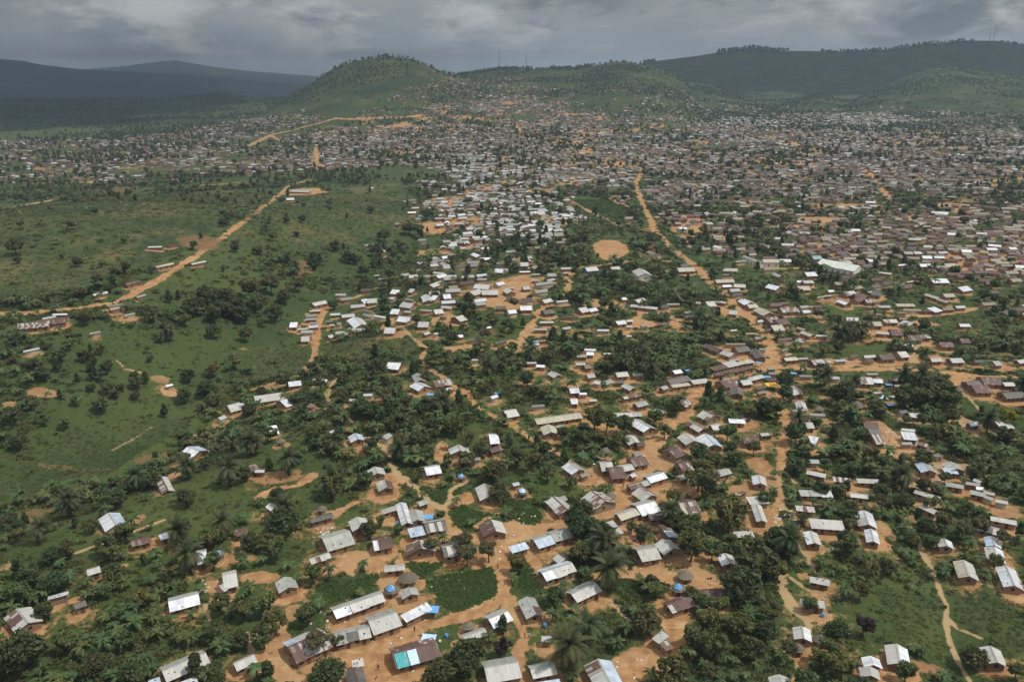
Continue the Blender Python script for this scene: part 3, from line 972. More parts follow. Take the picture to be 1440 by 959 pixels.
def pxm(px, py):      # pixels per metre (across the view) at a ground pixel
    p = P(px, py)
    return F / (p[1] * CP + (HCAM - p[2]) * SP), p

for w, pts in ROADS:
    wp = PXY(pts)
    for r in RAS:
        r.line('road', wp, w * 0.62, 0.5); r.line('dirt', wp, w * .84, 0.9, 1.2)
    for s_ in (5, 10, 15, 20, 26):
        sh = [(x - x / math.hypot(x, y) * s_ * max(1, y / 620), y - y / math.hypot(x, y) * s_ * max(1, y / 620)) for x, y in wp if y > 150]
        if len(sh) > 1:
            for r in RAS:
                r.line('clear', sh, w + 7, 0.2)
for w, pts in PATHS:
    wp = PXY(pts)
    for r in RAS:
        r.line('path', wp, max(w * .8, r.res * .7), 0.5)
        if w < 2.1:
            r.line('trail', wp, w * 1.5, 0.5)
        if w > 1.6:
            r.line('dirt', wp, w * 1.3, 0.9, 1.0)
        else:
            r.line('dirt', wp, max(w * .8, r.res * .6), 0.7, .8)
for px, py, rx, ry, v, br in BARE:
    k, p = pxm(px, py)
    dep = abs(P(px, py - ry)[1] - P(px, py + ry)[1]) / 2
    for r in RAS:
        r.blob('dirt', p[0], p[1], rx / k * 1.05, dep * 1.05, 0, v, 0.55, 0.55)
        if br:
            r.blob('brown', p[0], p[1], rx / k * 1.15, dep * 1.15, 0, br, 0.5, 0.6)
for kind, pts in FIELDS:
    wp = PXY(pts)
    for r in RAS:
        r.poly('crop' if kind == 'c' else 'meadow', wp)
_pp = PXY([(833, 344), (846, 338), (866, 338), (884, 346), (885, 354), (872, 363), (852, 366), (838, 360)])
for r in RAS:
    r.poly('pitch', _pp); r.poly('dirt', _pp)
for d, pal, pts in TOWN:
    [r.poly('town', PXY(pts), d) for r in (MID, FAR)]
for r in RAS:                 # crops keep the dirt out except on the paths that border them
    r.a['dirt'] *= 1 - 0.92 * np.clip(r.a['crop'], 0, 1) * (1 - np.clip(r.a['path'] + r.a['road'], 0, 1))

# ------------------------------------------------------------------ materials
def new_mat(name):
    m = bpy.data.materials.new(name)
    m.use_nodes = True
    nt = m.node_tree
    return m, nt, nt.nodes, nt.links, nt.nodes["Principled BSDF"]

class NB:
    """small helper to wire shader nodes"""
    def __init__(s, nt):
        s.n, s.l = nt.nodes, nt.links

    def sock(s, i, v):
        if v is None:
            return
        if hasattr(v, 'is_linked') or hasattr(v, 'links'):
            s.l.new(v, i)
        elif isinstance(v, tuple) and len(v) == 3 and i.type == 'RGBA':
            i.default_value = (*v, 1)
        else:
            i.default_value = v

    def math(s, op, a, b=None, clamp=False):
        n = s.n.new("ShaderNodeMath"); n.operation = op; n.use_clamp = clamp
        s.sock(n.inputs[0], a); s.sock(n.inputs[1], b)
        return n.outputs[0]

    def mix(s, f, a, b, blend='MIX'):
        n = s.n.new("ShaderNodeMix"); n.data_type = 'RGBA'; n.blend_type = blend
        s.sock(n.inputs[0], f); s.sock(n.inputs[6], a); s.sock(n.inputs[7], b)
        return n.outputs[2]

    def noise(s, vec, scale, detail=3, rough=0.5, dist=0.0):
        n = s.n.new("ShaderNodeTexNoise")
        s.sock(n.inputs["Vector"], vec)
        n.inputs["Scale"].default_value = scale; n.inputs["Detail"].default_value = detail
        n.inputs["Roughness"].default_value = rough; n.inputs["Distortion"].default_value = dist
        return n.outputs["Fac"]

    def white(s, vec):
        n = s.n.new("ShaderNodeTexWhiteNoise"); n.noise_dimensions = '3D'
        s.sock(n.inputs["Vector"], vec)
        return n.outputs["Value"]

    def ramp(s, f, stops):
        n = s.n.new("ShaderNodeValToRGB"); e = n.color_ramp.elements
        while len(e) < len(stops):
            e.new(.5)
        for el, (p, c) in zip(e, stops):
            el.position = p
            el.color = (*c, 1) if isinstance(c, tuple) else (c, c, c, 1)
        s.sock(n.inputs[0], f)
        return n.outputs[0]

    def coord(s, which="Object"):
        return s.n.new("ShaderNodeTexCoord").outputs[which]

    def geo(s, which="Position"):
        return s.n.new("ShaderNodeNewGeometry").outputs[which]

    def oinfo(s, which="Random"):
        return s.n.new("ShaderNodeObjectInfo").outputs[which]

    def attr(s, name, which="Color"):
        n = s.n.new("ShaderNodeAttribute"); n.attribute_name = name
        return n.outputs[which]

    def sep(s, v):
        n = s.n.new("ShaderNodeSeparateXYZ"); s.sock(n.inputs[0], v)
        return n.outputs

    def comb(s, x, y, z):
        n = s.n.new("ShaderNodeCombineXYZ")
        for i, v in enumerate((x, y, z)):
            s.sock(n.inputs[i], v)
        return n.outputs[0]

    def bump(s, h, strength, dist, bsdf):
        n = s.n.new("ShaderNodeBump")
        n.inputs["Strength"].default_value = strength; n.inputs["Distance"].default_value = dist
        s.sock(n.inputs["Height"], h)
        s.l.new(n.outputs[0], bsdf.inputs["Normal"])

def ground_material():
    m, nt, n, l, b = new_mat("ground_cover")
    q = NB(nt)
    pos = q.geo("Position")
    cov = q.attr("cover"); c = n.new("ShaderNodeSeparateColor"); l.new(cov, c.inputs[0])
    cov2 = q.attr("cover2"); c2 = n.new("ShaderNodeSeparateColor"); l.new(cov2, c2.inputs[0])
    n_f = q.noise(pos, 0.55, 4, 0.6); n_m = q.noise(pos, 0.09, 4, 0.55); n_l = q.noise(pos, 0.012, 4, 0.55); n_p = q.noise(pos, 0.0025, 3, 0.5)
    green = q.ramp(n_f, [(0.25, (.020, .033, .010)), (0.5, (.036, .056, .017)), (0.72, (.060, .084, .026))])
    green = q.mix(q.ramp(n_m, [(0.42, 0.0), (0.62, .7)]), green, (.040, .062, .020))
    green = q.mix(q.ramp(n_l, [(0.40, 0.0), (0.65, .6)]), green, (.082, .098, .030))
    meadow = q.ramp(n_f, [(0.3, (.034, .050, .014)), (0.7, (.062, .080, .025))])
    meadow = q.mix(q.ramp(n_m, [(0.45, 0.0), (0.7, .6)]), meadow, (.074, .084, .030))
    meadow = q.mix(q.ramp(n_l, [(0.47, 0.0), (0.64, .75)]), meadow, (.026, .048, .018))
    meadow = q.mix(q.ramp(q.noise(pos, .02, 4, .6), [(0.50, 0.0), (0.64, .8)]), meadow, (.112, .098, .042))
    crop = q.ramp(n_f, [(0.3, (.034, .062, .015)), (0.7, (.050, .086, .022))])
    forest = q.ramp(n_m, [(0.35, (.014, .023, .011)), (0.65, (.028, .040, .018))])
    hill = q.ramp(n_l, [(0.3, (.022, .036, .010)), (0.5, (.044, .060, .016)), (0.68, (.076, .088, .026))])
    hill = q.mix(q.ramp(q.noise(pos, .035, 5, .65), [(0.46, 0.0), (0.60, .8)]), hill, (.016, .027, .012))
    hill = q.mix(q.ramp(q.noise(pos, 0.008, 5, 0.62), [(0.50, 0.0), (0.62, .7)]), hill, (.016, .030, .013))
    hill = q.mix(q.ramp(q.noise(pos, 0.006, 5, 0.6), [(0.56, 0.0), (0.72, .5)]), hill, (.075, .066, .034))
    col = q.mix(c.outputs[1], green, meadow)
    col = q.mix(c.outputs[2], col, crop)
    col = q.mix(c2.outputs[0], col, hill)
    col = q.mix(c2.outputs[1], col, forest)
    dirt = q.ramp(q.noise(pos, 0.35, 5, 0.6), [(0.30, (.225, .118, .052)), (0.5, (.320, .178, .080)), (0.70, (.415, .250, .124))])
    dirt = q.mix(q.ramp(q.noise(pos, 0.045, 3, 0.5), [(0.42, 0.0), (0.65, .7)]), dirt, (.355, .225, .115))
    dirt = q.mix(q.ramp(q.noise(pos, 1.6, 3, 0.6), [(0.56, 0.0), (0.72, .55)]), dirt, (.22, .125, .062))
    dirt = q.mix(q.ramp(q.noise(pos, 0.13, 5, 0.65, .6), [(0.54, 0.0), (0.66, .75)]), dirt, (.235, .108, .045))
    dirt = q.mix(q.ramp(q.noise(pos, 0.19, 5, 0.65, 1.2), [(0.57, 0.0), (0.66, .6)]), dirt, (.45, .31, .175))
    brown = q.ramp(n_f, [(0.3, (.13, .070, .036)), (0.7, (.20, .115, .060))])
    dirt = q.mix(c2.outputs[2], dirt, brown)
    dirt = q.mix(q.math('MULTIPLY', q.attr('cover2', 'Alpha'), .75), dirt, (.33, .245, .135))
    df = q.math('ADD', c.outputs[0], q.math('MULTIPLY', q.math('SUBTRACT', q.noise(pos, 0.9, 5, 0.7), 0.5), 1.0))
    df = q.math('ADD', df, q.math('MULTIPLY', q.math('SUBTRACT', q.noise(pos, 0.22, 4, 0.6), 0.5), 0.9))
    df = q.ramp(df, [(0.36, 0.0), (0.66, 1.0)])
    df = q.math('MULTIPLY', df, q.ramp(c.outputs[0], [(0.02, 0.0), (0.15, 1.0)]))
    col = q.mix(df, col, dirt)
    l.new(col, b.inputs["Base Color"])
    b.inputs["Roughness"].default_value = 0.95
    b.inputs["Specular IOR Level"].default_value = 0.15
    q.bump(n_f, 0.5, 0.5, b)
    return m

ROOFC = dict(W=((.63, .65, .68), .10, .10), L=((.46, .455, .425), .34, .08), G=((.33, .34, .305), .32, .06), T=((.42, .39, .305), .25, .08),
             R=((.098, .055, .043), .5, .0), P=((.22, .175, .15), .75, .0), D=((.115, .108, .098), .4, .0), B=((.46, .54, .64), .08, .14), V=((.66, .71, .62), .1, .05), N=((.20, .40, .37), .15, .0))

def roof_material(k):
    base, rust, spec = ROOFC[k]
    m, nt, n, l, b = new_mat("roof_sheets_" + {'W': 'bright', 'L': 'pale', 'G': 'weathered', 'T': 'tan', 'R': 'rust', 'P': 'patched', 'D': 'dark', 'B': 'bluish', 'V': 'pale_green', 'N': 'teal'}[k])
    q = NB(nt)
    o = q.coord("Object"); s = q.sep(o)
    rnd = q.oinfo()
    ro = q.math('MULTIPLY', rnd, 57.0)
    # sheets 0.85 m wide, two or three courses
    sx = q.math('FLOOR', q.math('DIVIDE', s[0], 0.85)); sy = q.math('FLOOR', q.math('DIVIDE', s[1], 1.9))
    cell = q.white(q.comb(sx, sy, ro))
    vec = n.new("ShaderNodeVectorMath"); vec.operation = 'ADD'; l.new(o, vec.inputs[0]); l.new(q.comb(ro, ro, 0.0), vec.inputs[1])
    streak = n.new("ShaderNodeMapping"); streak.inputs["Scale"].default_value = (2.2, .35, 1); l.new(vec.outputs[0], streak.inputs[0])
    nz = q.noise(streak.outputs[0], 1.0, 5, 0.6); big = q.noise(vec.outputs[0], 0.35, 3, 0.5)
    val = q.math('ADD', 0.74, q.math('MULTIPLY', cell, 0.34))
    val = q.math('ADD', val, q.math('MULTIPLY', q.math('SUBTRACT', nz, 0.5), 0.35))
    val = q.math('MULTIPLY', val, q.math('ADD', 0.86, q.math('MULTIPLY', rnd, 0.24)))
    col = q.mix(1.0, base, q.comb(val, val, val), 'MULTIPLY')
    rustc = q.ramp(nz, [(0.3, (.085, .042, .028)), (0.7, (.155, .082, .052))])
    if k == 'P':
        f = q.math('GREATER_THAN', cell, 0.55)
        pale = q.mix(nz, (.42, .41, .38), (.26, .24, .21))
        col = q.mix(f, q.mix(0.8, col, rustc), pale)
    elif k == 'R':
        f = q.math('GREATER_THAN', cell, 0.88)
        col = q.mix(q.math('MULTIPLY', f, 0.55), col, (.27, .22, .19))
        col = q.mix(q.ramp(big, [(0.4, 0.0), (0.7, 0.5)]), col, rustc)
    else:
        amt = q.ramp(q.math('ADD', q.math('MULTIPLY', nz, .65), q.math('MULTIPLY', cell, .3)), [(0.60 - rust * .25, 0.0), (0.86 - rust * .2, min(1.0, rust * 1.6))])
        col = q.mix(amt, col, rustc if k in 'LTGD' else (.36, .30, .26))
    # overlap line of each sheet
    fr = q.math('FRACT', q.math('DIVIDE', s[0], 0.85))
    ln = q.math('LESS_THAN', fr, 0.07)
    col = q.mix(q.math('MULTIPLY', ln, 0.28), col, (.05, .045, .04))
    l.new(col, b.inputs["Base Color"])
    b.inputs["Roughness"].default_value = 0.42 if k in 'WB' else 0.6
    b.inputs["Metallic"].default_value = spec
    w = q.math('SINE', q.math('MULTIPLY', s[0], 33.0))
    q.bump(w, 0.25, 0.02, b)
    return m

RM = {k: roof_material(k) for k in ROOFC}

def simple(name, c1, c2, scale=2.0, rough=0.9, spec=0.2, rnd=0.25, bump=0.0, coord="Object"):
    m, nt, n, l, b = new_mat(name)
    q = NB(nt)
    o = q.coord(coord) if coord != "Position" else q.geo()
    f = q.noise(o, scale, 4, 0.6)
    col = q.mix(q.ramp(f, [(0.3, 0.0), (0.7, 1.0)]), c1, c2)
    if rnd:
        v = q.math('ADD', 1 - rnd / 2, q.math('MULTIPLY', q.oinfo(), rnd))
        col = q.mix(1.0, col, q.comb(v, v, v), 'MULTIPLY')
    l.new(col, b.inputs["Base Color"])
    b.inputs["Roughness"].default_value = rough
    b.inputs["Specular IOR Level"].default_value = spec
    if bump:
        q.bump(f, bump, 0.05, b)
    return m

def brick_mat(name, c1, c2, mort):
    m, nt, n, l, b = new_mat(name)
    q = NB(nt)
    s = q.sep(q.coord("Object"))
    br = n.new("ShaderNodeTexBrick")
    l.new(q.comb(q.math('ADD', s[0], s[1]), s[2], 0.0), br.inputs["Vector"])
    br.inputs["Color1"].default_value = (*c1, 1); br.inputs["Color2"].default_value = (*c2, 1); br.inputs["Mortar"].default_value = (*mort, 1)
    br.inputs["Scale"].default_value = 1.0; br.inputs["Brick Width"].default_value = 0.42; br.inputs["Row Height"].default_value = 0.2; br.inputs["Mortar Size"].default_value = 0.02
    nz = q.noise(q.coord("Object"), 0.8, 4, 0.6)
    col = q.mix(q.ramp(nz, [(0.4, 0.0), (0.7, .6)]), br.outputs[0], mort)
    v = q.math('ADD', 0.8, q.math('MULTIPLY', q.oinfo(), 0.4))
    col = q.mix(1.0, col, q.comb(v, v, v), 'MULTIPLY')
    l.new(col, b.inputs["Base Color"]); b.inputs["Roughness"].default_value = .95
    return m

WALLS = [brick_mat("mud_brick_wall", (.25, .145, .080), (.20, .115, .064), (.29, .185, .11)), brick_mat("brown_brick_wall", (.20, .115, .068), (.165, .095, .057), (.24, .155, .095)),
         simple("mud_plaster_wall", (.31, .205, .125), (.23, .15, .09), 1.2), simple("grey_mud_wall", (.26, .20, .145), (.20, .15, .105), 1.2)]
W_WHITE = simple("white_plaster_wall", (.72, .70, .66), (.55, .50, .44), 0.8)
W_BLUE = simple("blue_painted_wall", (.05, .17, .45), (.07, .22, .5), 0.8)
M_DOOR = simple("dark_plank_door", (.075, .045, .028), (.12, .07, .04), 6)
M_WIN = simple("dark_window_opening", (.018, .015, .013), (.04, .03, .022), 4)
M_FRAME = simple("wooden_frame", (.20, .13, .08), (.14, .09, .055), 5)
M_BARK = simple("tree_bark", (.16, .12, .085), (.09, .065, .045), 3, coord="Position")
M_PALMBARK = simple("palm_bark", (.12, .095, .07), (.065, .05, .04), 5)
M_THATCH = simple("dry_grass_thatch", (.19, .16, .12), (.11, .092, .07), 7, bump=.6)
M_TARPB = simple("blue_plastic_tarp", (.06, .24, .55), (.16, .38, .62), 1.2, rough=.4, spec=.5)
M_TARPT = simple("teal_plastic_tarp", (.03, .24, .27), (.06, .33, .33), 1.2, rough=.4, spec=.5)
M_TARPL = simple("pale_blue_plastic_tarp", (.33, .52, .82), (.55, .68, .85), 1.2, rough=.4, spec=.5)
M_TARPY = simple("yellow_cloth_canopy", (.80, .42, .03), (.86, .52, .07), 1.0, rough=.7)
M_STEEL = simple("galvanised_steel", (.25, .25, .26), (.17, .17, .18), 3, rough=.5)
M_STONE = simple("dark_stone", (.10, .085, .07), (.06, .05, .045), 5)
M_LITTER = simple("white_rubbish", (.62, .60, .57), (.4, .36, .32), 3, rnd=.5)
M_CLOUD = simple("cloud_vapour", (.9, .9, .9), (.82, .83, .84), .003, rough=1, spec=0, rnd=0, coord="Position")

def leaf_mat(name, c_dark, c_mid, c_light, trans=.38, rnd=.35):
    m, nt, n, l, b = new_mat(name)
    q = NB(nt)
    t = q.attr("tint", "Fac")
    nz = q.noise(q.geo(), 1.1, 2, .5)
    f = q.math('ADD', q.math('MULTIPLY', t, .7), q.math('MULTIPLY', nz, .3))
    col = q.ramp(f, [(0.15, c_dark), (0.5, c_mid), (0.88, c_light)])
    r = q.oinfo()
    v = q.math('ADD', 1 - rnd / 2, q.math('MULTIPLY', r, rnd))
    hue = q.math('ADD', 0.80, q.math('MULTIPLY', q.math('FRACT', q.math('MULTIPLY', r, 7.31)), .50))
    col = q.mix(1.0, col, q.comb(q.math('MULTIPLY', v, hue), v, v), 'MULTIPLY')
    l.new(col, b.inputs["Base Color"])
    b.inputs["Roughness"].default_value = .55
    b.inputs["Specular IOR Level"].default_value = .25
    if trans:
        tr = n.new("ShaderNodeBsdfTranslucent"); l.new(q.mix(.5, col, (.08, .11, .02)), tr.inputs["Color"])
        mx = n.new("ShaderNodeMixShader"); mx.inputs[0].default_value = trans
        l.new(b.outputs[0], mx.inputs[1]); l.new(tr.outputs[0], mx.inputs[2])
        l.new(mx.outputs[0], n["Material Output"].inputs["Surface"])
    return m

LEAF = {'b': leaf_mat("broad_leaves", (.052, .070, .023), (.102, .126, .042), (.180, .198, .074)),
        'm': leaf_mat("dense_dark_leaves", (.036, .051, .019), (.072, .094, .034), (.122, .146, .058)),
        'a': leaf_mat("thin_olive_leaves", (.058, .064, .030), (.098, .102, .048), (.150, .150, .074)),
        'c': leaf_mat("deep_green_leaves", (.026, .047, .017), (.050, .080, .027), (.086, .118, .042)),
        'p': leaf_mat("plum_leaves", (.022, .018, .018), (.042, .030, .030), (.068, .050, .042)),
        'y': leaf_mat("yellow_flowering_leaves", (.12, .12, .015), (.36, .29, .020), (.55, .42, .03)),
        'palm': leaf_mat("palm_fronds", (.034, .048, .020), (.070, .090, .038), (.130, .148, .066)),
        'banana': leaf_mat("banana_leaves", (.040, .070, .022), (.070, .110, .034), (.12, .165, .060), .35),
        'bush': leaf_mat("bush_leaves", (.054, .068, .023), (.098, .116, .040), (.165, .178, .070), .4, .6),
        'grass': leaf_mat("grass_blades", (.052, .070, .023), (.082, .104, .034), (.125, .142, .054), .3, .5),
        'crop': leaf_mat("crop_leaves", (.044, .080, .020), (.064, .108, .028), (.090, .138, .040), .4, .2)}

# ------------------------------------------------------------------ mesh helpers
def link(o, parent=None):
    COL.objects.link(o)
    if parent is not None:
        o.parent = parent
    return o

def mesh_np(name, verts, faces, mats, mat_idx=None, tint=None, smooth=False):
    """verts (n,3), faces (m,k) of one size, or a list of such arrays"""
    me = bpy.data.meshes.new(name)
    fl = faces if isinstance(faces, list) else [faces]
    fl = [np.asarray(f, np.int32) for f in fl if len(f)]
    verts = np.asarray(verts, np.float32)
    loops = np.concatenate([f.ravel() for f in fl])
    tot = np.concatenate([np.full(len(f), f.shape[1], np.int32) for f in fl])
    start = np.concatenate([[0], np.cumsum(tot)[:-1]]).astype(np.int32)
    me.vertices.add(len(verts)); me.vertices.foreach_set("co", verts.ravel())
    me.loops.add(len(loops)); me.loops.foreach_set("vertex_index", loops)
    me.polygons.add(len(tot)); me.polygons.foreach_set("loop_start", start)
    for m in (mats if isinstance(mats, (list, tuple)) else [mats]):
        me.materials.append(m)
    if mat_idx is not None:
        me.polygons.foreach_set("material_index", np.asarray(mat_idx, np.int32))
    if tint is not None:
        a = me.attributes.new("tint", 'FLOAT', 'FACE'); a.data.foreach_set("value", np.asarray(tint, np.float32))
    me.update(calc_edges=True)
    if smooth:
        me.polygons.foreach_set("use_smooth", np.ones(len(tot), bool))
    me.validate()
    return me

class MB:
    """collects polygons of mixed size into one mesh"""
    def __init__(s):
        s.v, s.f, s.m, s.t = [], [], [], []

    def poly(s, pts, m=0, t=.5):
        k = len(s.v); s.v += [tuple(p) for p in pts]; s.f.append(tuple(range(k, k + len(pts)))); s.m.append(m); s.t.append(t)

    def box(s, x0, x1, y0, y1, z0, z1, m=0):
        p = [(x0, y0, z0), (x1, y0, z0), (x1, y1, z0), (x0, y1, z0), (x0, y0, z1), (x1, y0, z1), (x1, y1, z1), (x0, y1, z1)]
        k = len(s.v); s.v += p
        for q in ((0, 3, 2, 1), (4, 5, 6, 7), (0, 1, 5, 4), (1, 2, 6, 5), (2, 3, 7, 6), (3, 0, 4, 7)):
            s.f.append(tuple(k + i for i in q)); s.m.append(m); s.t.append(.5)

    def slab(s, a, b, c, d, th, m=0):
        """quad a b c d with thickness th downwards"""
        k = len(s.v); s.v += [tuple(p) for p in (a, b, c, d)] + [(p[0], p[1], p[2] - th) for p in (a, b, c, d)]
        for q in ((0, 1, 2, 3), (7, 6, 5, 4), (0, 4, 5, 1), (1, 5, 6, 2), (2, 6, 7, 3), (3, 7, 4, 0)):
            s.f.append(tuple(k + i for i in q)); s.m.append(m); s.t.append(.5)

    def tube(s, pts, rad, sides=6, m=0):
        rings = []
        for i, p in enumerate(pts):
            p = Vector(p)
            d = (Vector(pts[min(i + 1, len(pts) - 1)]) - Vector(pts[max(i - 1, 0)])).normalized()
            u = d.cross(Vector((0.31, .77, .2))).normalized(); w = d.cross(u)
            k = len(s.v)
            for j in range(sides):
                a = 2 * math.pi * j / sides
                s.v.append(tuple(p + (u * math.cos(a) + w * math.sin(a)) * rad[i]))
            rings.append(k)
        for k0, k1 in zip(rings[:-1], rings[1:]):
            for j in range(sides):
                j2 = (j + 1) % sides
                s.f.append((k0 + j, k0 + j2, k1 + j2, k1 + j)); s.m.append(m); s.t.append(.5)
        s.f.append(tuple(rings[-1] + j for j in range(sides))); s.m.append(m); s.t.append(.5)
        s.f.append(tuple(rings[0] + j for j in reversed(range(sides)))); s.m.append(m); s.t.append(.5)

    def mesh(s, name, mats, smooth=False):
        me = bpy.data.meshes.new(name)
        me.from_pydata(s.v, [], s.f)
        for m in (mats if isinstance(mats, (list, tuple)) else [mats]):
            me.materials.append(m)
        me.polygons.foreach_set("material_index", np.array(s.m, np.int32))
        a = me.attributes.new("tint", 'FLOAT', 'FACE'); a.data.foreach_set("value", np.array(s.t, np.float32))
        if smooth:
            me.polygons.foreach_set("use_smooth", np.ones(len(s.f), bool))
        me.update()
        return me

    def obj(s, name, mats, parent=None, smooth=False):
        return link(bpy.data.objects.new(name, s.mesh(name, mats, smooth)), parent)

THINGS = []         # (object, world point, category key, size words, look words, base noun)
def thing(name, loc, rotz=0.0, scale=1.0):
    o = bpy.data.objects.new(name, None)
    o.empty_display_size = 0.5
    o.location = loc; o.rotation_euler = (0, 0, rotz)
    o.scale = (scale, scale, scale)
    return link(o)

def tag(o, label, cat, group=None, kind=None):
    if label: o["label"] = label
    if cat: o["category"] = cat
    if group: o["group"] = group
    if kind: o["kind"] = kind
    return o

# ------------------------------------------------------------------ plants
def leaf_quads(cent, nrm, size, rng, aspect=1.7):
    """one bent leaf-clump quad per row"""
    n = len(cent)
    r = rng.normal(size=(n, 3)); u = np.cross(nrm, r); u /= np.linalg.norm(u, axis=1)[:, None] + 1e-9
    v = np.cross(nrm, u)
    s = size[:, None]
    a = u * s * .5 * aspect; b = v * s * .5
    V = np.stack([cent - a - b * .55, cent - b * .0 + a * .1 - b * 1.0, cent + a + b * .1, cent + b * 1.0], 1).reshape(-1, 3)
    return V, np.arange(4 * n).reshape(n, 4)

def crown(kind, seed, leaves=1500, lsize=.55):
    rng = np.random.default_rng(seed)
    Rr = 4.0
    if kind == 'm': nc, rx, rz, zc, cr = 24, 3.1, 2.5, 5.0, 1.45
    elif kind == 'a': nc, rx, rz, zc, cr = 15, 3.3, 1.6, 6.6, 1.1
    elif kind == 'c': nc, rx, rz, zc, cr = 22, 1.9, 3.6, 5.4, 1.05
    else: nc, rx, rz, zc, cr = 19, 3.1, 2.3, 5.8, 1.25
    cs = []
    for i in range(nc):
        d = rng.normal(size=3); d /= np.linalg.norm(d)
        rad = rng.uniform(.45, 1.0) ** .6
        c = np.array([d[0] * rx * rad, d[1] * rx * rad, zc + d[2] * rz * rad])
        if kind == 'c':
            f = 1 - np.clip((c[2] - 2.2) / 7.0, 0, .9); c[0] *= f * 1.25; c[1] *= f * 1.25
        cs.append((c, cr * rng.uniform(.7, 1.25), rng.uniform(.2, .8)))
    C, N, T = [], [], []
    for c, r, t in cs:
        k = int(leaves / nc)
        d = rng.normal(size=(k, 3)); d /= np.linalg.norm(d, axis=1)[:, None]
        rr = r * rng.uniform(.35, 1.05, (k, 1)) ** .5
        p = c + d * rr * np.array([1, 1, .8])
        nn = d * .7 + rng.normal(size=(k, 3)) * .55 + np.array([0, 0, .45])
        C.append(p); N.append(nn / np.linalg.norm(nn, axis=1)[:, None]); T.append(np.clip(t + rng.normal(size=k) * .16, 0, 1))
    C = np.concatenate(C); N = np.concatenate(N); T = np.concatenate(T)
    V, Fc = leaf_quads(C, N, rng.uniform(.7, 1.35, len(C)) * lsize, rng)
    mb = MB()
    top = zc - rz * .2
    lean = rng.normal(size=2) * .3
    mb.tube([(0, 0, -.6), (lean[0] * .3, lean[1] * .3, top * .35), (lean[0], lean[1], top * .75)], [.34, .25, .17], 7)
    for c, r, t in cs[:7]:
        mb.tube([(lean[0] * .8, lean[1] * .8, top * .55), tuple((c + np.array([lean[0], lean[1], top * .6])) / 2), tuple(c)], [.14, .09, .04], 5)
    return mesh_np("crown", V, Fc, LEAF[kind], tint=T), mb.mesh("trunk", M_BARK, True)

def palm_mesh(seed, H=6.6):
    rng = np.random.default_rng(seed)
    V, Fc, T = [], [], []
    def quad(a, b, c, d, t):
        k = len(V); V.extend([a, b, c, d]); Fc.append((k, k + 1, k + 2, k + 3)); T.append(t)
    for i in range(46):
        az = i * 2.39996 + rng.uniform(-.2, .2)
        el = math.radians(rng.choice([70, 50, 30, 10, -10, -30, -50])) + rng.uniform(-.15, .15)
        L = rng.uniform(4.2, 5.6)
        p = np.array([0, 0, H]); d = np.array([math.cos(az) * math.cos(el), math.sin(az) * math.cos(el), math.sin(el)])
        side = np.array([-math.sin(az), math.cos(az), 0.0])
        n = 12; t = rng.uniform(.15, .85) if el > -.2 else rng.uniform(0, .3)
        prev = p.copy()
        for k in range(n):
            d = d + np.array([0, 0, -.085 - .05 * k / n]); d /= np.linalg.norm(d)
            cur = prev + d * L / n
            s = k / n
            wl = .85 * math.sin(math.pi * min(1, .18 + s * .85)) ** .7
            up = np.cross(side, d)
            for sg in (1, -1):
                tip = (prev + cur) / 2 + side * sg * wl + d * .45 - np.array([0, 0, .30 * wl + .1])
                w = d * L / n * .58
                quad(prev + up * .02, cur + up * .02, tip + w * .4, tip - w * .3, np.clip(t + rng.normal() * .1, 0, 1))
            prev = cur
    crown_me = mesh_np("crown", np.array(V), np.array(Fc), LEAF['palm'], tint=np.array(T))
    mb = MB()
    mb.tube([(0, 0, -.6), (.08, .02, H * .3), (.05, .05, H * .7), (0, 0, H + .1)], [.42, .30, .28, .36], 8)
    return crown_me, mb.mesh("trunk", M_PALMBARK, True)

def banana_mesh(seed):
    rng = np.random.default_rng(seed)
    V, Fc, T = [], [], []
    mb = MB()
    for st in range(1):
        ox, oy = 0.0, 0.0
        h = rng.uniform(2.0, 2.8)
        mb.tube([(ox, oy, -.3), (ox, oy, h)], [.16, .10], 6)
        for i in range(13):
            az = i * 2.4 + rng.uniform(-.4, .4); el = rng.uniform(.2, 1.15)
            d = np.array([math.cos(az) * math.cos(el), math.sin(az) * math.cos(el), math.sin(el)])
            side = np.array([-math.sin(az), math.cos(az), 0]); p = np.array([ox, oy, h]); L = rng.uniform(1.7, 2.5); t = rng.uniform(.15, .95)
            n = 6; rows = []
            for k in range(n + 1):
                w = .34 * math.sin(math.pi * min(1.0, .12 + .88 * k / n)) + .03
                rows.append((p - side * w - np.array([0, 0, w * .35]), p.copy(), p + side * w - np.array([0, 0, w * .35])))
                d = d + np.array([0, 0, -.26]); d /= np.linalg.norm(d); p = p + d * L / n
            for r0, r1 in zip(rows[:-1], rows[1:]):
                for a, b in ((0, 1), (1, 2)):
                    k = len(V); V.extend([r0[a], r0[b], r1[b], r1[a]]); Fc.append((k, k + 1, k + 2, k + 3)); T.append(np.clip(t + rng.normal() * .08, 0, 1))
    return mesh_np("leaves", np.array(V), np.array(Fc), LEAF['banana'], tint=np.array(T)), mb.mesh("stem", M_PALMBARK)

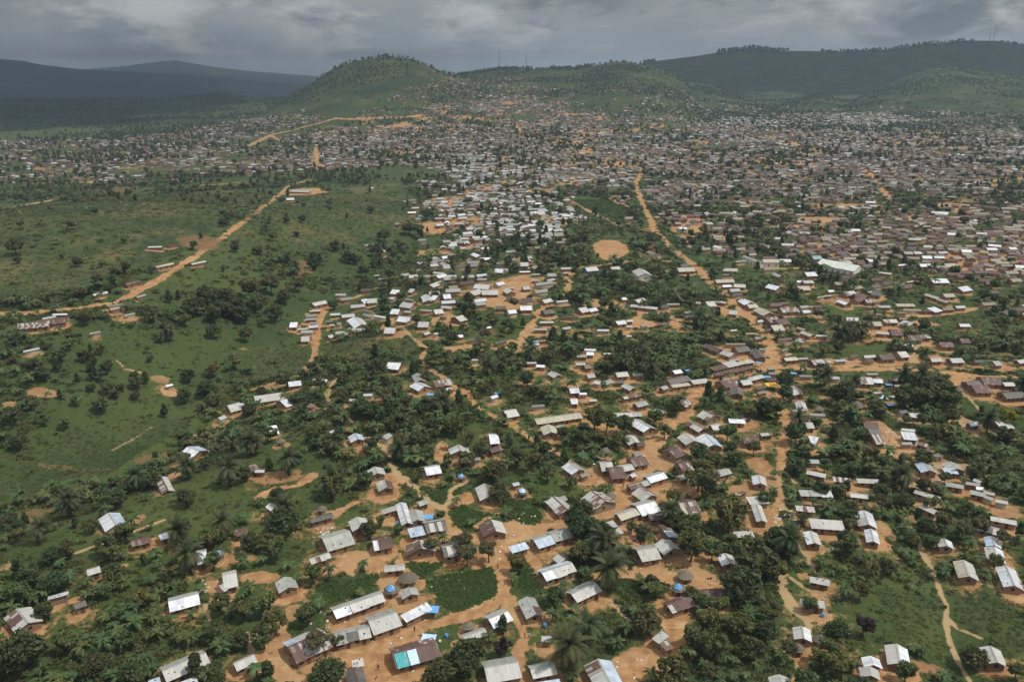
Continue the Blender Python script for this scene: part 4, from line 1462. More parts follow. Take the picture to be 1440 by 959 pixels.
def tuft_mesh(name, seed, mat, n, rad, hgt_, ls, flat=.5, lobes=4):
    rng = np.random.default_rng(seed)
    C, T = [], []
    for i in range(lobes):
        o = np.append(rng.normal(size=2) * rad * .45, 0)
        r = rad * rng.uniform(.45, .8)
        k = n // lobes
        d = rng.normal(size=(k, 3)); d /= np.linalg.norm(d, axis=1)[:, None]; d[:, 2] = np.abs(d[:, 2])
        C.append(o + d * np.array([r, r, hgt_ * rng.uniform(.6, 1.1)]) * rng.uniform(.55, 1.0, (k, 1))); T.append(np.clip(rng.uniform(.15, .85) + rng.normal(size=k) * .15, 0, 1))
    C = np.concatenate(C); T = np.concatenate(T)
    N = rng.normal(size=C.shape) * .6 + np.array([0, 0, flat]) + C * np.array([.6, .6, .2]) / rad
    N /= np.linalg.norm(N, axis=1)[:, None]
    V, Fc = leaf_quads(C, N, rng.uniform(.6, 1.4, len(C)) * ls, rng)
    return mesh_np(name, V, Fc, mat, tint=T)

PROTO = {k: [crown(k, 100 + 7 * i + ord(k)) for i in range(nv)] for k, nv in (('m', 4), ('b', 5), ('a', 3), ('c', 2), ('p', 1), ('y', 1))}
PALMS_M = [palm_mesh(200 + i) for i in range(4)]
BANANA_M = [banana_mesh(300 + i) for i in range(4)]

def scatter(name, pts, rot, scale, idx, meshes, label=None):
    """one 'stuff' object: instances of a few plant meshes on points"""
    me = bpy.data.meshes.new(name)
    pts = np.asarray(pts, np.float32)
    me.vertices.add(len(pts)); me.vertices.foreach_set("co", pts.ravel())
    for an, ty, v in (("rot", 'FLOAT', rot), ("sc", 'FLOAT', scale), ("idx", 'INT', idx)):
        a = me.attributes.new(an, ty, 'POINT'); a.data.foreach_set("value", np.asarray(v, np.int32 if ty == 'INT' else np.float32))
    o = link(bpy.data.objects.new(name, me))
    ng = bpy.data.node_groups.new(name, 'GeometryNodeTree')
    ng.interface.new_socket("Geometry", in_out='INPUT', socket_type='NodeSocketGeometry')
    ng.interface.new_socket("Geometry", in_out='OUTPUT', socket_type='NodeSocketGeometry')
    n, l = ng.nodes, ng.links
    gi = n.new("NodeGroupInput"); go = n.new("NodeGroupOutput")
    def na(an, ty):
        x = n.new("GeometryNodeInputNamedAttribute"); x.data_type = ty; x.inputs["Name"].default_value = an
        return x.outputs["Attribute"]
    cx = n.new("ShaderNodeCombineXYZ"); l.new(na("rot", 'FLOAT'), cx.inputs[2])
    er = n.new("FunctionNodeEulerToRotation"); l.new(cx.outputs[0], er.inputs[0])
    sc = na("sc", 'FLOAT'); ix = na("idx", 'INT')
    join = n.new("GeometryNodeJoinGeometry")
    for k, m in enumerate(meshes):
        po = bpy.data.objects.new(m.name, m)
        cmpn = n.new("FunctionNodeCompare"); cmpn.data_type = 'INT'; cmpn.operation = 'EQUAL'
        l.new(ix, cmpn.inputs[2]); cmpn.inputs[3].default_value = k
        oi = n.new("GeometryNodeObjectInfo"); oi.inputs["Object"].default_value = po; oi.inputs["As Instance"].default_value = True
        ip = n.new("GeometryNodeInstanceOnPoints")
        l.new(gi.outputs[0], ip.inputs["Points"]); l.new(cmpn.outputs[0], ip.inputs["Selection"]); l.new(oi.outputs["Geometry"], ip.inputs["Instance"])
        l.new(er.outputs[0], ip.inputs["Rotation"]); l.new(sc, ip.inputs["Scale"])
        l.new(ip.outputs[0], join.inputs[0])
    l.new(join.outputs[0], go.inputs[0])
    md = o.modifiers.new("plants", 'NODES'); md.node_group = ng
    tag(o, label, None, None, "stuff")
    return o

# ------------------------------------------------------------------ houses
def house_parts(o, L, W, eave, typ, near, far, wallm, detail, rng):
    """a house in its own frame: x along the ridge, +y the side of the near eave"""
    rise = W * .5 * .40 if typ == 'g' else W * .20
    ridge = eave + rise
    y0, y1 = -W / 2, W / 2
    ov = .46
    wx, wy = L / 2 - ov, W / 2 - ov
    def zr(y):
        if typ == 'g':
            return ridge - abs(y) / (W / 2) * rise
        return ridge - (y - y0) / W * rise
    wb = MB()
    c = .07
    base = -1.2
    for sy in (-1, 1):
        y = sy * wy; z = zr(y) - c
        q = [(-wx, y, base), (wx, y, base), (wx, y, z), (-wx, y, z)]
        wb.poly(q if sy < 0 else q[::-1])
    for sx in (-1, 1):
        x = sx * wx
        q = [(x, -wy, base), (x, wy, base), (x, wy, zr(wy) - c)] + ([(x, 0, ridge - c)] if typ == 'g' else []) + [(x, -wy, zr(-wy) - c)]
        wb.poly(q if sx > 0 else q[::-1])
    wb.obj("wall", wallm, o)
    rb = MB(); used = []
    def mi(k):
        if k not in used:
            used.append(k)
        return used.index(k)
    def side(cols, ya, za, yb, zb, flip):
        n = len(cols)
        for i, k in enumerate(cols):
            xa = -L / 2 + L * i / n + (0 if i == 0 else rng.uniform(-.25, .25)); xb = -L / 2 + L * (i + 1) / n + (.12 if i < n - 1 else 0)
            e = rng.uniform(-.12, .22) if n > 1 else rng.uniform(-.05, .1)
            dz = .012 * (i % 2) + rng.uniform(0, .02)
            yy = yb + (e if yb > ya else -e); zz_ = zb - e * rise / (W / 2 if typ == 'g' else W)
            j1, j2 = rng.uniform(-.06, .06), rng.uniform(-.06, .06)
            q = [(xa, ya, za + dz), (xb, ya, za + dz), (xb + j2, yy, zz_ + dz + j1), (xa + j1, yy, zz_ + dz + j2)]
            if not flip:
                q = q[::-1]
            rb.slab(*q, .045, mi(k))
    if typ == 'g':
        side(near, .03, ridge, y1, zr(y1), False)
        side(far, -.03, ridge + .004, y0, zr(y0), True)
    else:
        side(near, y0, ridge, y1, zr(y1), False)
    rf = rb.obj("roof", [RM[k] for k in used], o)
    if typ == 'g' and detail >= 1 and L > 4:
        cb = MB()
        cb.slab((-L / 2 + .1, -.26, ridge - .03 + .02), (L / 2 - .1, -.26, ridge - .01), (L / 2 - .1, 0, ridge + .055), (-L / 2 + .1, 0, ridge + .055), .02)
        cb.slab((-L / 2 + .1, 0, ridge + .055), (L / 2 - .1, 0, ridge + .055), (L / 2 - .1, .26, ridge - .01), (-L / 2 + .1, .26, ridge - .01), .02)
        cb.obj("ridge_cap", RM['G' if near[0] in 'LWTGBV' else 'R'], rf)
    if detail >= 3:
        for _ in range(rng.choice([0, 0, 1, 2, 3])):       # stones that hold the sheets down
            sx_, sy_ = rng.uniform(-.42, .42) * L, (rng.uniform(.08, .42) if typ == 'g' else rng.uniform(-.4, .4)) * W
            s_ = rng.uniform(.16, .30); zt = zr(sy_) + .02
            sb = MB(); pts = [(sx_ + s_ * math.cos(a) * rng.uniform(.7, 1.2), sy_ + s_ * math.sin(a) * rng.uniform(.6, 1)) for a in (0, 1.05, 2.1, 3.14, 4.2, 5.2)]
            for (ax, ay), (bx, by) in zip(pts, pts[1:] + pts[:1]):
                sb.poly([(ax, ay, zt - .15), (bx, by, zt - .15), (sx_ + (bx - sx_) * .6, sy_ + (by - sy_) * .6, zt + s_ * .7), (sx_ + (ax - sx_) * .6, sy_ + (ay - sy_) * .6, zt + s_ * .7)])
            sb.poly([(sx_ + (ax - sx_) * .6, sy_ + (ay - sy_) * .6, zt + s_ * .7) for ax, ay in pts])
            sb.obj("stone", M_STONE, rf)
    if detail >= 1:
        # doors and shuttered windows on the near long wall and one gable end
        n = max(1, int(L / 4.2))
        hh = zr(wy) - c
        y = wy
        for i in range(n):
            xc = -wx + (i + .35) * 2 * wx / n
            db = MB(); db.box(xc - .45, xc + .45, y - .02, y + .05, -.3, min(1.95, hh - .12)); db.obj("door", M_DOOR, o)
            if detail >= 2:
                xw = xc + 2 * wx / n * .45
                if xw < wx - .5:
                    window(o, xw, y, 1.05, min(1.8, hh - .15), 'y')
        if detail >= 2 and W > 3.6:
            for sx in (-1, 1):
                window(o, sx * wx, rng.uniform(-.2, .2) * wy, 1.1, 1.85, 'x')

def window(o, a, b, z0, z1, ax):
    wbx = MB(); p = MB()
    if ax == 'y':
        wbx.box(a - .5, a + .5, b - .02, b + .05, z0 - .07, z0); wbx.box(a - .5, a + .5, b - .02, b + .05, z1, z1 + .07)
        wbx.box(a - .5, a - .43, b - .02, b + .05, z0, z1); wbx.box(a + .43, a + .5, b - .02, b + .05, z0, z1)
        p.box(a - .43, a + .43, b - .02, b + .025, z0, z1)
    else:
        s = 1 if a > 0 else -1
        x0, x1 = sorted((a - .02 * s, a + .05 * s))
        wbx.box(x0, x1, b - .5, b + .5, z0 - .07, z0); wbx.box(x0, x1, b - .5, b + .5, z1, z1 + .07)
        wbx.box(x0, x1, b - .5, b - .43, z0, z1); wbx.box(x0, x1, b + .43, b + .5, z0, z1)
        x0, x1 = sorted((a - .02 * s, a + .025 * s))
        p.box(x0, x1, b - .43, b + .43, z0, z1)
    f = wbx.obj("window", M_FRAME, o)
    p.obj("shutter", M_WIN, f)

def jag_cone(mb, r, z0, z1, n, rng, m=0, flat=.12):
    rings = []
    for k, (f, z) in enumerate(((1.0, z0), (.66, z0 + (z1 - z0) * .40), (.3, z0 + (z1 - z0) * .78), (.04, z1))):
        kk = len(mb.v)
        for j in range(n):
            a = 2 * math.pi * j / n
            rr = r * f * (1 + rng.uniform(-.07, .07)); zj = z + rng.uniform(-.07, .07) * (1 if k < 3 else 0)
            mb.v.append((rr * math.cos(a), rr * math.sin(a), zj))
        rings.append(kk)
    for a, b in zip(rings[:-1], rings[1:]):
        for j in range(n):
            j2 = (j + 1) % n
            mb.f.append((a + j, a + j2, b + j2, b + j)); mb.m.append(m); mb.t.append(.5)
    mb.f.append(tuple(rings[-1] + j for j in range(n))); mb.m.append(m); mb.t.append(.5)
# ------------------------------------------------------------------ work out every house from its pixels
def cp(c, x, y):
    X, Y, s = CROPS[c]
    return X + x / s, Y + y / s

class House: pass
HL = []
for ln in HOUSES.strip().splitlines():
    q = ln.split()
    h = House()
    v = [float(a) for a in q[1:7]]
    a, b, e = cp(q[0], v[0], v[1]), cp(q[0], v[2], v[3]), cp(q[0], v[4], v[5])
    h.typ = q[7]
    cols = q[8].split('/')
    h.near, h.far = cols[0], (cols[1] if len(cols) > 1 else cols[0])
    h.wall = q[9] if len(q) > 9 else ''
    big = 1.6 if h.wall == 'w' else 1.0
    he = 2.05 * big
    A, B, E = P(*a, he + .9)[:2], P(*b, he + .9)[:2], P(*e, he)[:2]
    d = B - A; L = np.hypot(*d); d = d / L
    w = (E[0] - A[0]) * -d[1] + (E[1] - A[1]) * d[0]
    if w < 0:
        d = -d; A, B = B, A; w = -w; h.near = h.near[::-1]; h.far = h.far[::-1]
    perp = np.array([-d[1], d[0]])
    # keep proportions a builder would use
    if h.typ == 'g':
        half = float(np.clip(w, 1.5, 4.6 if h.wall != 'w' else 7.5)); W = 2 * half; mid = (A + B) / 2
        if w > 4.6 and h.wall != 'w': mid = mid + perp * (w - 4.6) * .5
    else:
        W = float(np.clip(w, 2.2, 7.5)); mid = (A + B) / 2 + perp * W / 2
    L = float(np.clip(L, 2.4, 46))
    h.L, h.W, h.x, h.y, h.ang = L, W, mid[0], mid[1], math.atan2(d[1], d[0])
    h.eave = he
    cx = [mid + d * sx * L / 2 + perp * sy * W / 2 for sx in (-1, 1) for sy in (-1, 1)]
    zz_ = [float(hgt(p[0], p[1])) for p in cx]
    h.z = min(zz_) * .6 + max(zz_) * .4
    h.d, h.perp = d, perp
    pr = proj((h.x, h.y, h.z + 2.5))
    h.px, h.py, h.dep = pr
    k = F / h.dep
    h.area = h.L * h.W * k * k * 0.5
    HL.append(h)

rngH = random.Random(5)
for h in HL:
    c = [(h.x + h.d[0] * sx * (h.L / 2 + .4) + h.perp[0] * sy * (h.W / 2 + .4), h.y + h.d[1] * sx * (h.L / 2 + .4) + h.perp[1] * sy * (h.W / 2 + .4)) for sx, sy in ((-1, -1), (1, -1), (1, 1), (-1, 1))]
    ww = rngH.uniform(.6, .95)
    for r in RAS:
        r.poly('house', c)
        if h.y > 300:
            for s_ in (4, 8, 13):
                r.blob('clear', h.x - h.x / math.hypot(h.x, h.y) * s_, h.y - h.y / math.hypot(h.x, h.y) * s_, h.L / 2 + 2, h.W / 2 + 4, h.ang, 1, .1, .2)
        r.blob('dirt', h.x, h.y - 1.3, h.L / 2 + rngH.uniform(.9, 2.3), h.W / 2 + rngH.uniform(1.2, 2.9), h.ang, ww, .45, .5)
        if h.y < 420:
            r.blob('dirt', h.x, h.y - 2, h.L / 2 + 5.5, h.W / 2 + 6.5, h.ang, .42, .5, .7)
HUTW = []
for px, py, rp, tarp in HUTS:
    p = P(px, py, 2.0)
    r0 = max(1.6, rp * proj(p)[2] / F)
    HUTW.append((p[0], p[1], float(hgt(p[0], p[1])), r0, tarp))
    for r in RAS:
        r.blob('house', p[0], p[1], r0 * 1.1, r0 * 1.1, 0, 1, 0, .1); r.blob('dirt', p[0], p[1] - .5, r0 + 1.6, r0 + 1.6, 0, .9, .4, .5)

# ------------------------------------------------------------------ the rest of the town, too many to count
PAL = {'w': [('W', .15), ('L', .42), ('G', .23), ('R', .08), ('T', .12)], 't': [('T', .36), ('L', .07), ('R', .38), ('D', .15), ('W', .04)], 'm': [('L', .16), ('W', .07), ('T', .31), ('R', .30), ('D', .16)]}
def pick(pal, u):
    for k, w in PAL[pal]:
        if u < w: return k
        u -= w
    return 'L'
TOWNH = []
TPOLY = [(d, pal, PXY(pts)) for d, pal, pts in TOWN]
def in_poly(x, y, pts):
    c = np.zeros(np.shape(x), bool); n = len(pts)
    for i in range(n):
        (ax, ay), (bx, by) = pts[i], pts[(i + 1) % n]
        if ay == by: continue
        c ^= ((ay > y) != (by > y)) & (x < (bx - ax) * (y - ay) / (by - ay) + ax)
    return c
sp = 10.0
gx, gy = np.meshgrid(np.arange(-2200, 2200, sp), np.arange(380, 3460, sp))
gx = (gx + RNG.uniform(-.27, .27, gx.shape) * sp).ravel(); gy = (gy + RNG.uniform(-.27, .27, gy.shape) * sp).ravel()
wobx = fbm(gx, gy, 60., 33, 4) * .06 * gy; woby = fbm(gx, gy, 70., 35, 4) * .07 * gy
dens = np.zeros(gx.shape); pal = np.full(gx.shape, 'm')
for d, pl, pts in TPOLY:
    ins = in_poly(gx + wobx, gy + woby, pts) & (dens == 0)
    dens[ins] = d; pal[ins] = pl
keep = (dens > 0) & (np.abs(gx / gy) < .75)
cl = fbm(gx, gy, 90.0, 51, 3)
keep &= RNG.uniform(size=gx.shape) < np.clip(dens * .70 * (1.0 + 1.5 * cl), 0, .9)
keep &= (cover('house', gx, gy) < .05) & ((cover('clear', gx, gy) < .4) | (gy < 560)) & (cover('road', gx, gy) < .1) & (cover('path', gx, gy) < .3) & (cover('crop', gx, gy) < .3) & (cover('pitch', gx, gy) < .1)
hx = np.array([h.x for h in HL]); hy = np.array([h.y for h in HL])
for x, y, pl, c in zip(gx[keep], gy[keep], pal[keep], cl[keep]):
    if np.min(np.hypot(hx - x, hy - y)) < 10.5: continue
    big = RNG.uniform() < .05
    L = RNG.uniform(5.6, 9.6) * (1.6 if big else 1); W = RNG.uniform(4.6, 6.4)
    base_ang = .35 * math.sin(x / 210 + y / 330) + (math.pi / 2 if RNG.uniform() < .28 else 0)
    k1 = pick(pl, RNG.uniform())
    TOWNH.append((x, y, float(hgt(x, y)), base_ang + RNG.normal() * .16, L, W, 2.3, k1, k1 if RNG.uniform() < .7 else pick(pl, RNG.uniform()), 'g'))
tx = np.array([t[0] for t in TOWNH]); ty = np.array([t[1] for t in TOWNH])
# worn ground between the houses of the town
for r in (MID, FAR):
    gX, gY = np.meshgrid(r.X, r.Y)
    wornf = np.clip(r.a['town'] * (0.36 + 1.6 * fbm(gX, gY, 42.0, 77, 3)) - .04, 0, .8)
    r.a['dirt'] = np.maximum(r.a['dirt'], wornf * (1 - np.clip(r.a['crop'] + r.a['meadow'], 0, 1)))
for x, y, *_ in TOWNH:
    for r in (MID, FAR):
        r.blob('dirt', x, y - 3.5, 5.5, 4.0, 0, .5, .4, .6)
        r.blob('house', x, y, 5.5, 4.5, 0, 1, 0, .1)

# ------------------------------------------------------------------ the ground: one sheet, cut into ground, roads, paths, pitch, fields and hills
ys = [55.0]
while ys[-1] < 16800:
    y = ys[-1]
    ys.append(y + max(.16, min(2.0 * y * y / (F * HCAM), .0052 * y if y < 3600 else .016 * y)))
ys = np.array(ys)
ts = np.concatenate([np.linspace(-1.3, -.84, 24)[:-1], np.linspace(-.84, .84, 860), np.linspace(.84, 1.3, 24)[1:]])
TX = np.outer(ys, ts); TY = np.outer(ys, np.ones_like(ts))
TZ = hgt(TX, TY)
nr, nc = TX.shape
covA = np.zeros((nr, nc, 4), np.float32); covB = np.zeros((nr, nc, 4), np.float32)
covA[..., 0] = cover('dirt', TX, TY); covA[..., 1] = cover('meadow', TX, TY); covA[..., 2] = cover('crop', TX, TY); covA[..., 3] = 1
ruts = np.maximum(cover('road', TX, TY), cover('path', TX, TY))
covA[..., 0] = np.clip(np.maximum(covA[..., 0], ruts), 0, 1)
tt_ = TX / TY
covB[..., 0] = ss(1700, 2350, TY + 350 * fbm(TX, TY, 200.0, 5, 3)) * (1 - ss(4200, 5200, TY)) * ss(-.50, -.38, tt_) * (1 - .75 * np.clip(cover('town', TX, TY) * 1.4, 0, 1))
covB[..., 1] = np.clip(ss(4600, 5400, TY) + ss(1900, 2500, TY) * (1 - ss(-.50, -.36, tt_)) + .0, 0, 1)
covB[..., 2] = cover('brown', TX, TY); covB[..., 3] = cover('trail', TX, TY)
road_v = cover('road', TX, TY); path_v = cover('path', TX, TY); pitch_v = cover('pitch', TX, TY); crop_v = cover('crop', TX, TY)
cls = np.zeros((nr, nc), np.int8)
cls[covB[..., 0] > .5] = 1
cls[(TY > 4300) & (covB[..., 0] <= .5)] = 1
cls[crop_v > .5] = 5; cls[path_v > .5] = 3; cls[road_v > .5] = 2; cls[pitch_v > .5] = 4
fc = cls[:-1, :-1]
M_GROUND = ground_material()
idg = np.arange(nr * nc).reshape(nr, nc)
quads = np.stack([idg[:-1, :-1], idg[:-1, 1:], idg[1:, 1:], idg[1:, :-1]], -1)
allv = np.stack([TX, TY, TZ], -1).reshape(-1, 3)
# one normal field for all the pieces, so their joins do not show
gzx = np.gradient(TZ, axis=1) / np.gradient(TX, axis=1)
for ci, nm, kd in ((0, "ground", "structure"), (1, "hills", "structure"), (2, "dirt_road", "structure"), (3, "footpath", "structure"), (4, "football_pitch", "structure"), (5, "crop_field", "structure")):
    sel = quads[fc == ci]
    if not len(sel): continue
    used, inv = np.unique(sel.ravel(), return_inverse=True)
    me = mesh_np(nm, allv[used], inv.reshape(-1, 4), M_GROUND, smooth=True)
    for an, cv in (("cover", covA), ("cover2", covB)):
        a = me.attributes.new(an, 'FLOAT_COLOR', 'POINT'); a.data.foreach_set("color", cv.reshape(-1, 4)[used].ravel())
    tag(link(bpy.data.objects.new(nm, me)), None, None, None, kd)

# ------------------------------------------------------------------ air and clouds
hz = MB(); hz.box(-22800, 22800, -500, 17600, float(TZ.min()) - 1.0, max(float(TZ.max()) + 35, 400))
hm = bpy.data.materials.new("haze_air"); hm.use_nodes = True
hn = hm.node_tree.nodes; hn.clear()
ho = hn.new("ShaderNodeOutputMaterial"); hv = hn.new("ShaderNodeVolumePrincipled")
hv.inputs["Color"].default_value = (.56, .73, .92, 1); hv.inputs["Density"].default_value = 7.0e-5; hv.inputs["Anisotropy"].default_value = 0.0
hm.node_tree.links.new(hv.outputs[0], ho.inputs["Volume"])
tag(hz.obj("haze", hm), None, None, None, "stuff")

def cloud(cx, cy, rx, ry, n, seed, alt=1900.0):
    """a flat-bottomed cloud bank whose shade falls on (cx, cy)"""
    rng = np.random.default_rng(seed)
    ox, oy = cx + TOSUN.x / TOSUN.z * alt, cy + TOSUN.y / TOSUN.z * alt
    mb = MB()
    for i in range(n):
        a, rr = rng.uniform(0, 2 * math.pi), math.sqrt(rng.uniform(0, 1))
        px, py = ox + rx * rr * math.cos(a), oy + ry * rr * math.sin(a)
        s = rng.uniform(.22, .42) * min(rx, ry) * (1.15 - .5 * rr)
        nu, nv = 14, 8; k = len(mb.v)
        for v in range(nv + 1):
            for u in range(nu):
                th, ph = math.pi * v / nv, 2 * math.pi * u / nu
                b = s * (1 + .18 * rng.uniform(-1, 1))
                z = math.cos(th)
                mb.v.append((px + b * math.sin(th) * math.cos(ph), py + b * math.sin(th) * math.sin(ph), alt + b * (.55 * z if z > 0 else .16 * z)))
        for v in range(nv):
            for u in range(nu):
                u2 = (u + 1) % nu
                mb.f.append((k + v * nu + u, k + (v + 1) * nu + u, k + (v + 1) * nu + u2, k + v * nu + u2)); mb.m.append(0); mb.t.append(.5)
    tag(mb.obj("cloud", M_CLOUD, None, True), None, None, None, "structure")
cloud(1500, 4250, 1150, 700, 110, 3); cloud(2700, 4500, 1300, 800, 80, 4); cloud(900, 4250, 420, 420, 40, 5)
cloud(-3600, 6500, 2900, 2200, 110, 6, 2300); cloud(-6200, 9300, 4500, 2800, 100, 7, 2600); cloud(-2600, 9800, 2900, 2300, 90, 8, 2600); cloud(-2300, 4300, 1300, 1000, 80, 9, 2100); cloud(-1850, 2850, 760, 800, 80, 11, 1600); cloud(-1550, 2280, 520, 330, 50, 13, 1300); cloud(1450, 3950, 380, 260, 30, 12)

# ------------------------------------------------------------------ houses as things
HL.sort(key=lambda h: -h.area)
CNAME = {'W': 'bright white', 'L': 'pale grey', 'G': 'weathered grey', 'T': 'tan grey', 'R': 'rust brown', 'P': 'patchy rusted', 'D': 'dark brown', 'B': 'bluish white', 'V': 'pale green', 'N': 'teal'}
LAB = []      # (object, world point, look, category)
ONE = []
for i, h in enumerate(HL):
    if i >= 298:
        TOWNH.append((h.x, h.y, h.z, h.ang, h.L, h.W, h.eave, h.near[0], h.far[0], h.typ)); continue
    rr = random.Random(i * 13 + 1)
    px_m = F / h.dep
    det = 3 if px_m > 4.6 else 2 if px_m > 2.9 else (1 if px_m > 1.7 else 0)
    o = thing("house" if h.L * h.W > 17 else "shack", (h.x, h.y, h.z), h.ang)
    wm = W_WHITE if h.wall == 'w' else W_BLUE if h.wall == 'b' else WALLS[rr.choice([0, 0, 0, 1, 1, 2, 2, 3])]
    house_parts(o, h.L, h.W, h.eave, h.typ, h.near, h.far, wm, det, rr)
    h.obj = o
    main = max(set(h.near), key=lambda k: (h.near.count(k), k))
    mixed = len(set(h.near)) > 1
    size = "small" if h.L < 6.5 else "long" if h.L > 14 else ""
    look = " ".join(a for a in (size, CNAME[main], "mixed-sheet" if mixed else "", ("blue-walled " if h.wall == 'b' else "white-walled " if h.wall == 'w' else "") + ("gabled" if h.typ == 'g' else "slant-roofed"), "house" if h.L * h.W > 17 else "shack") if a)
    LAB.append((o, (h.x, h.y, h.z + 2), look, "house" if h.L * h.W > 17 else "shack", "houses of the settlement"))

# ------------------------------------------------------------------ far and small houses in one mesh
RCOL = {'W': (.68, .70, .73), 'L': (.44, .44, .42), 'G': (.27, .28, .25), 'T': (.29, .255, .18), 'R': (.12, .068, .052), 'P': (.22, .17, .14), 'D': (.12, .105, .095), 'B': (.44, .52, .62), 'V': (.5, .56, .46), 'N': (.2, .4, .37)}
WCOL = [(.28, .15, .075), (.24, .14, .08), (.34, .24, .15), (.40, .34, .26), (.20, .11, .06)]
tv, tq, tqc, tt3, ttc = [], [], [], [], []
for (x, y, z, ang, L, W, ev, k1, k2, typ) in TOWNH:
    c, s = math.cos(ang), math.sin(ang); k = len(tv)
    rise = W * .5 * .42
    lw, ww = L / 2 - .35, W / 2 - .35
    loc = [(-lw, -ww, -1.5), (lw, -ww, -1.5), (lw, ww, -1.5), (-lw, ww, -1.5), (-lw, -ww, ev), (lw, -ww, ev), (lw, ww, ev), (-lw, ww, ev), (-lw, 0, ev + rise - .1), (lw, 0, ev + rise - .1),
           (-L / 2, -W / 2, ev - .1), (L / 2, -W / 2, ev - .1), (L / 2, W / 2, ev - .1), (-L / 2, W / 2, ev - .1), (-L / 2, 0, ev + rise), (L / 2, 0, ev + rise)]
    tv += [(x + a * c - b * s, y + a * s + b * c, z + d) for a, b, d in loc]
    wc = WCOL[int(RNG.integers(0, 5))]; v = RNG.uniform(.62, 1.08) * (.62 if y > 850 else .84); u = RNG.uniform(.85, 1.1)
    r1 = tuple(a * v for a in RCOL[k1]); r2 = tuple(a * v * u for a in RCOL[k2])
    for f, cc in (((0, 1, 5, 4), wc), ((1, 2, 6, 5), wc), ((2, 3, 7, 6), wc), ((3, 0, 4, 7), wc), ((10, 11, 15, 14), r1), ((12, 13, 14, 15), r2)):
        tq.append([k + j for j in f]); tqc.append(cc)
    for f in ((5, 6, 9), (7, 4, 8)):
        tt3.append([k + j for j in f]); ttc.append(wc)
mt, nt, n_, l_, b_ = new_mat("town_roofs_and_walls")
q_ = NB(nt)
v_ = q_.math('ADD', .78, q_.math('MULTIPLY', q_.noise(q_.geo(), .8, 4, .65), .44))
l_.new(q_.mix(1.0, q_.attr("col"), q_.comb(v_, v_, v_), 'MULTIPLY'), b_.inputs["Base Color"]); b_.inputs["Roughness"].default_value = .6
me = mesh_np("town_houses", np.array(tv), [np.array(tq), np.array(tt3)], mt)
ca = me.attributes.new("col", 'FLOAT_COLOR', 'FACE')
ca.data.foreach_set("color", np.array([(*c, 1) for c in tqc + ttc], np.float32).ravel())
tag(link(bpy.data.objects.new("town_houses", me)), "thousands of small tin-roofed houses crowding the town below the hills", None, None, "stuff")
print("houses", len(HL), "town", len(TOWNH))

# ------------------------------------------------------------------ thatched huts, canopies, tarps
def wrinkled(w, d, sag, rng, nx=9, ny=7):
    mb = MB()
    pts = [[(w * (i / (nx - 1) - .5), d * (j / (ny - 1) - .5), rng.uniform(-.05, .05) - sag * (1 - (2 * i / (nx - 1) - 1) ** 2) * (1 - (2 * j / (ny - 1) - 1) ** 2)) for j in range(ny)] for i in range(nx)]
    for i in range(nx - 1):
        for j in range(ny - 1):
            mb.slab(pts[i][j], pts[i + 1][j], pts[i + 1][j + 1], pts[i][j + 1], .02)
    return mb
for i, (x, y, z, r, tarp) in enumerate(HUTW):
    rr = random.Random(90 + i)
    o = thing("thatched_hut", (x, y, z), rr.uniform(0, 6))
    mb = MB(); n = 18
    for k in range(n):
        a0, a1 = 2 * math.pi * k / n, 2 * math.pi * (k + 1) / n
        rw = r * .8
        mb.poly([(rw * math.cos(a0), rw * math.sin(a0), -1), (rw * math.cos(a1), rw * math.sin(a1), -1), (rw * math.cos(a1), rw * math.sin(a1), 2.1), (rw * math.cos(a0), rw * math.sin(a0), 2.1)])
    mb.obj("wall", WALLS[2 + i % 2], o)
    mb = MB(); jag_cone(mb, r * 1.05, 1.65, 1.65 + r * .75, 26, rr); mb.obj("roof", M_THATCH, o)
    mb = MB(); da = -o.rotation_euler[2] - 1.7; ca_, sa_ = math.cos(da), math.sin(da); rw = r * .8
    mb.poly([(rw * 1.02 * ca_ - .4 * -sa_, rw * 1.02 * sa_ - .4 * ca_, -.3), (rw * 1.02 * ca_ + .4 * -sa_, rw * 1.02 * sa_ + .4 * ca_, -.3), (rw * 1.02 * ca_ + .4 * -sa_, rw * 1.02 * sa_ + .4 * ca_, 1.5), (rw * 1.02 * ca_ - .4 * -sa_, rw * 1.02 * sa_ - .4 * ca_, 1.5)])
    mb.obj("door", M_DOOR, o)
    LAB.append((o, (x, y, z + 2), ("round thatched hut under a blue tarp" if tarp else "round brown thatched hut"), "hut", "thatched huts of the settlement"))
    if tarp:
        mb = MB(); jag_cone(mb, r * .66, 1.65 + r * .30, 1.65 + r * .86, 16, rr)
        t = mb.obj("tarp", M_TARPB if i != 7 else M_TARPL); t.location = (x - .2, y - .25, z + .05); t.rotation_euler = (0.05, -.04, 1.0)
        LAB.append((t, (x, y, z + 3), "blue plastic tarp draped over a thatched roof", "tarp", "plastic tarps of the settlement"))
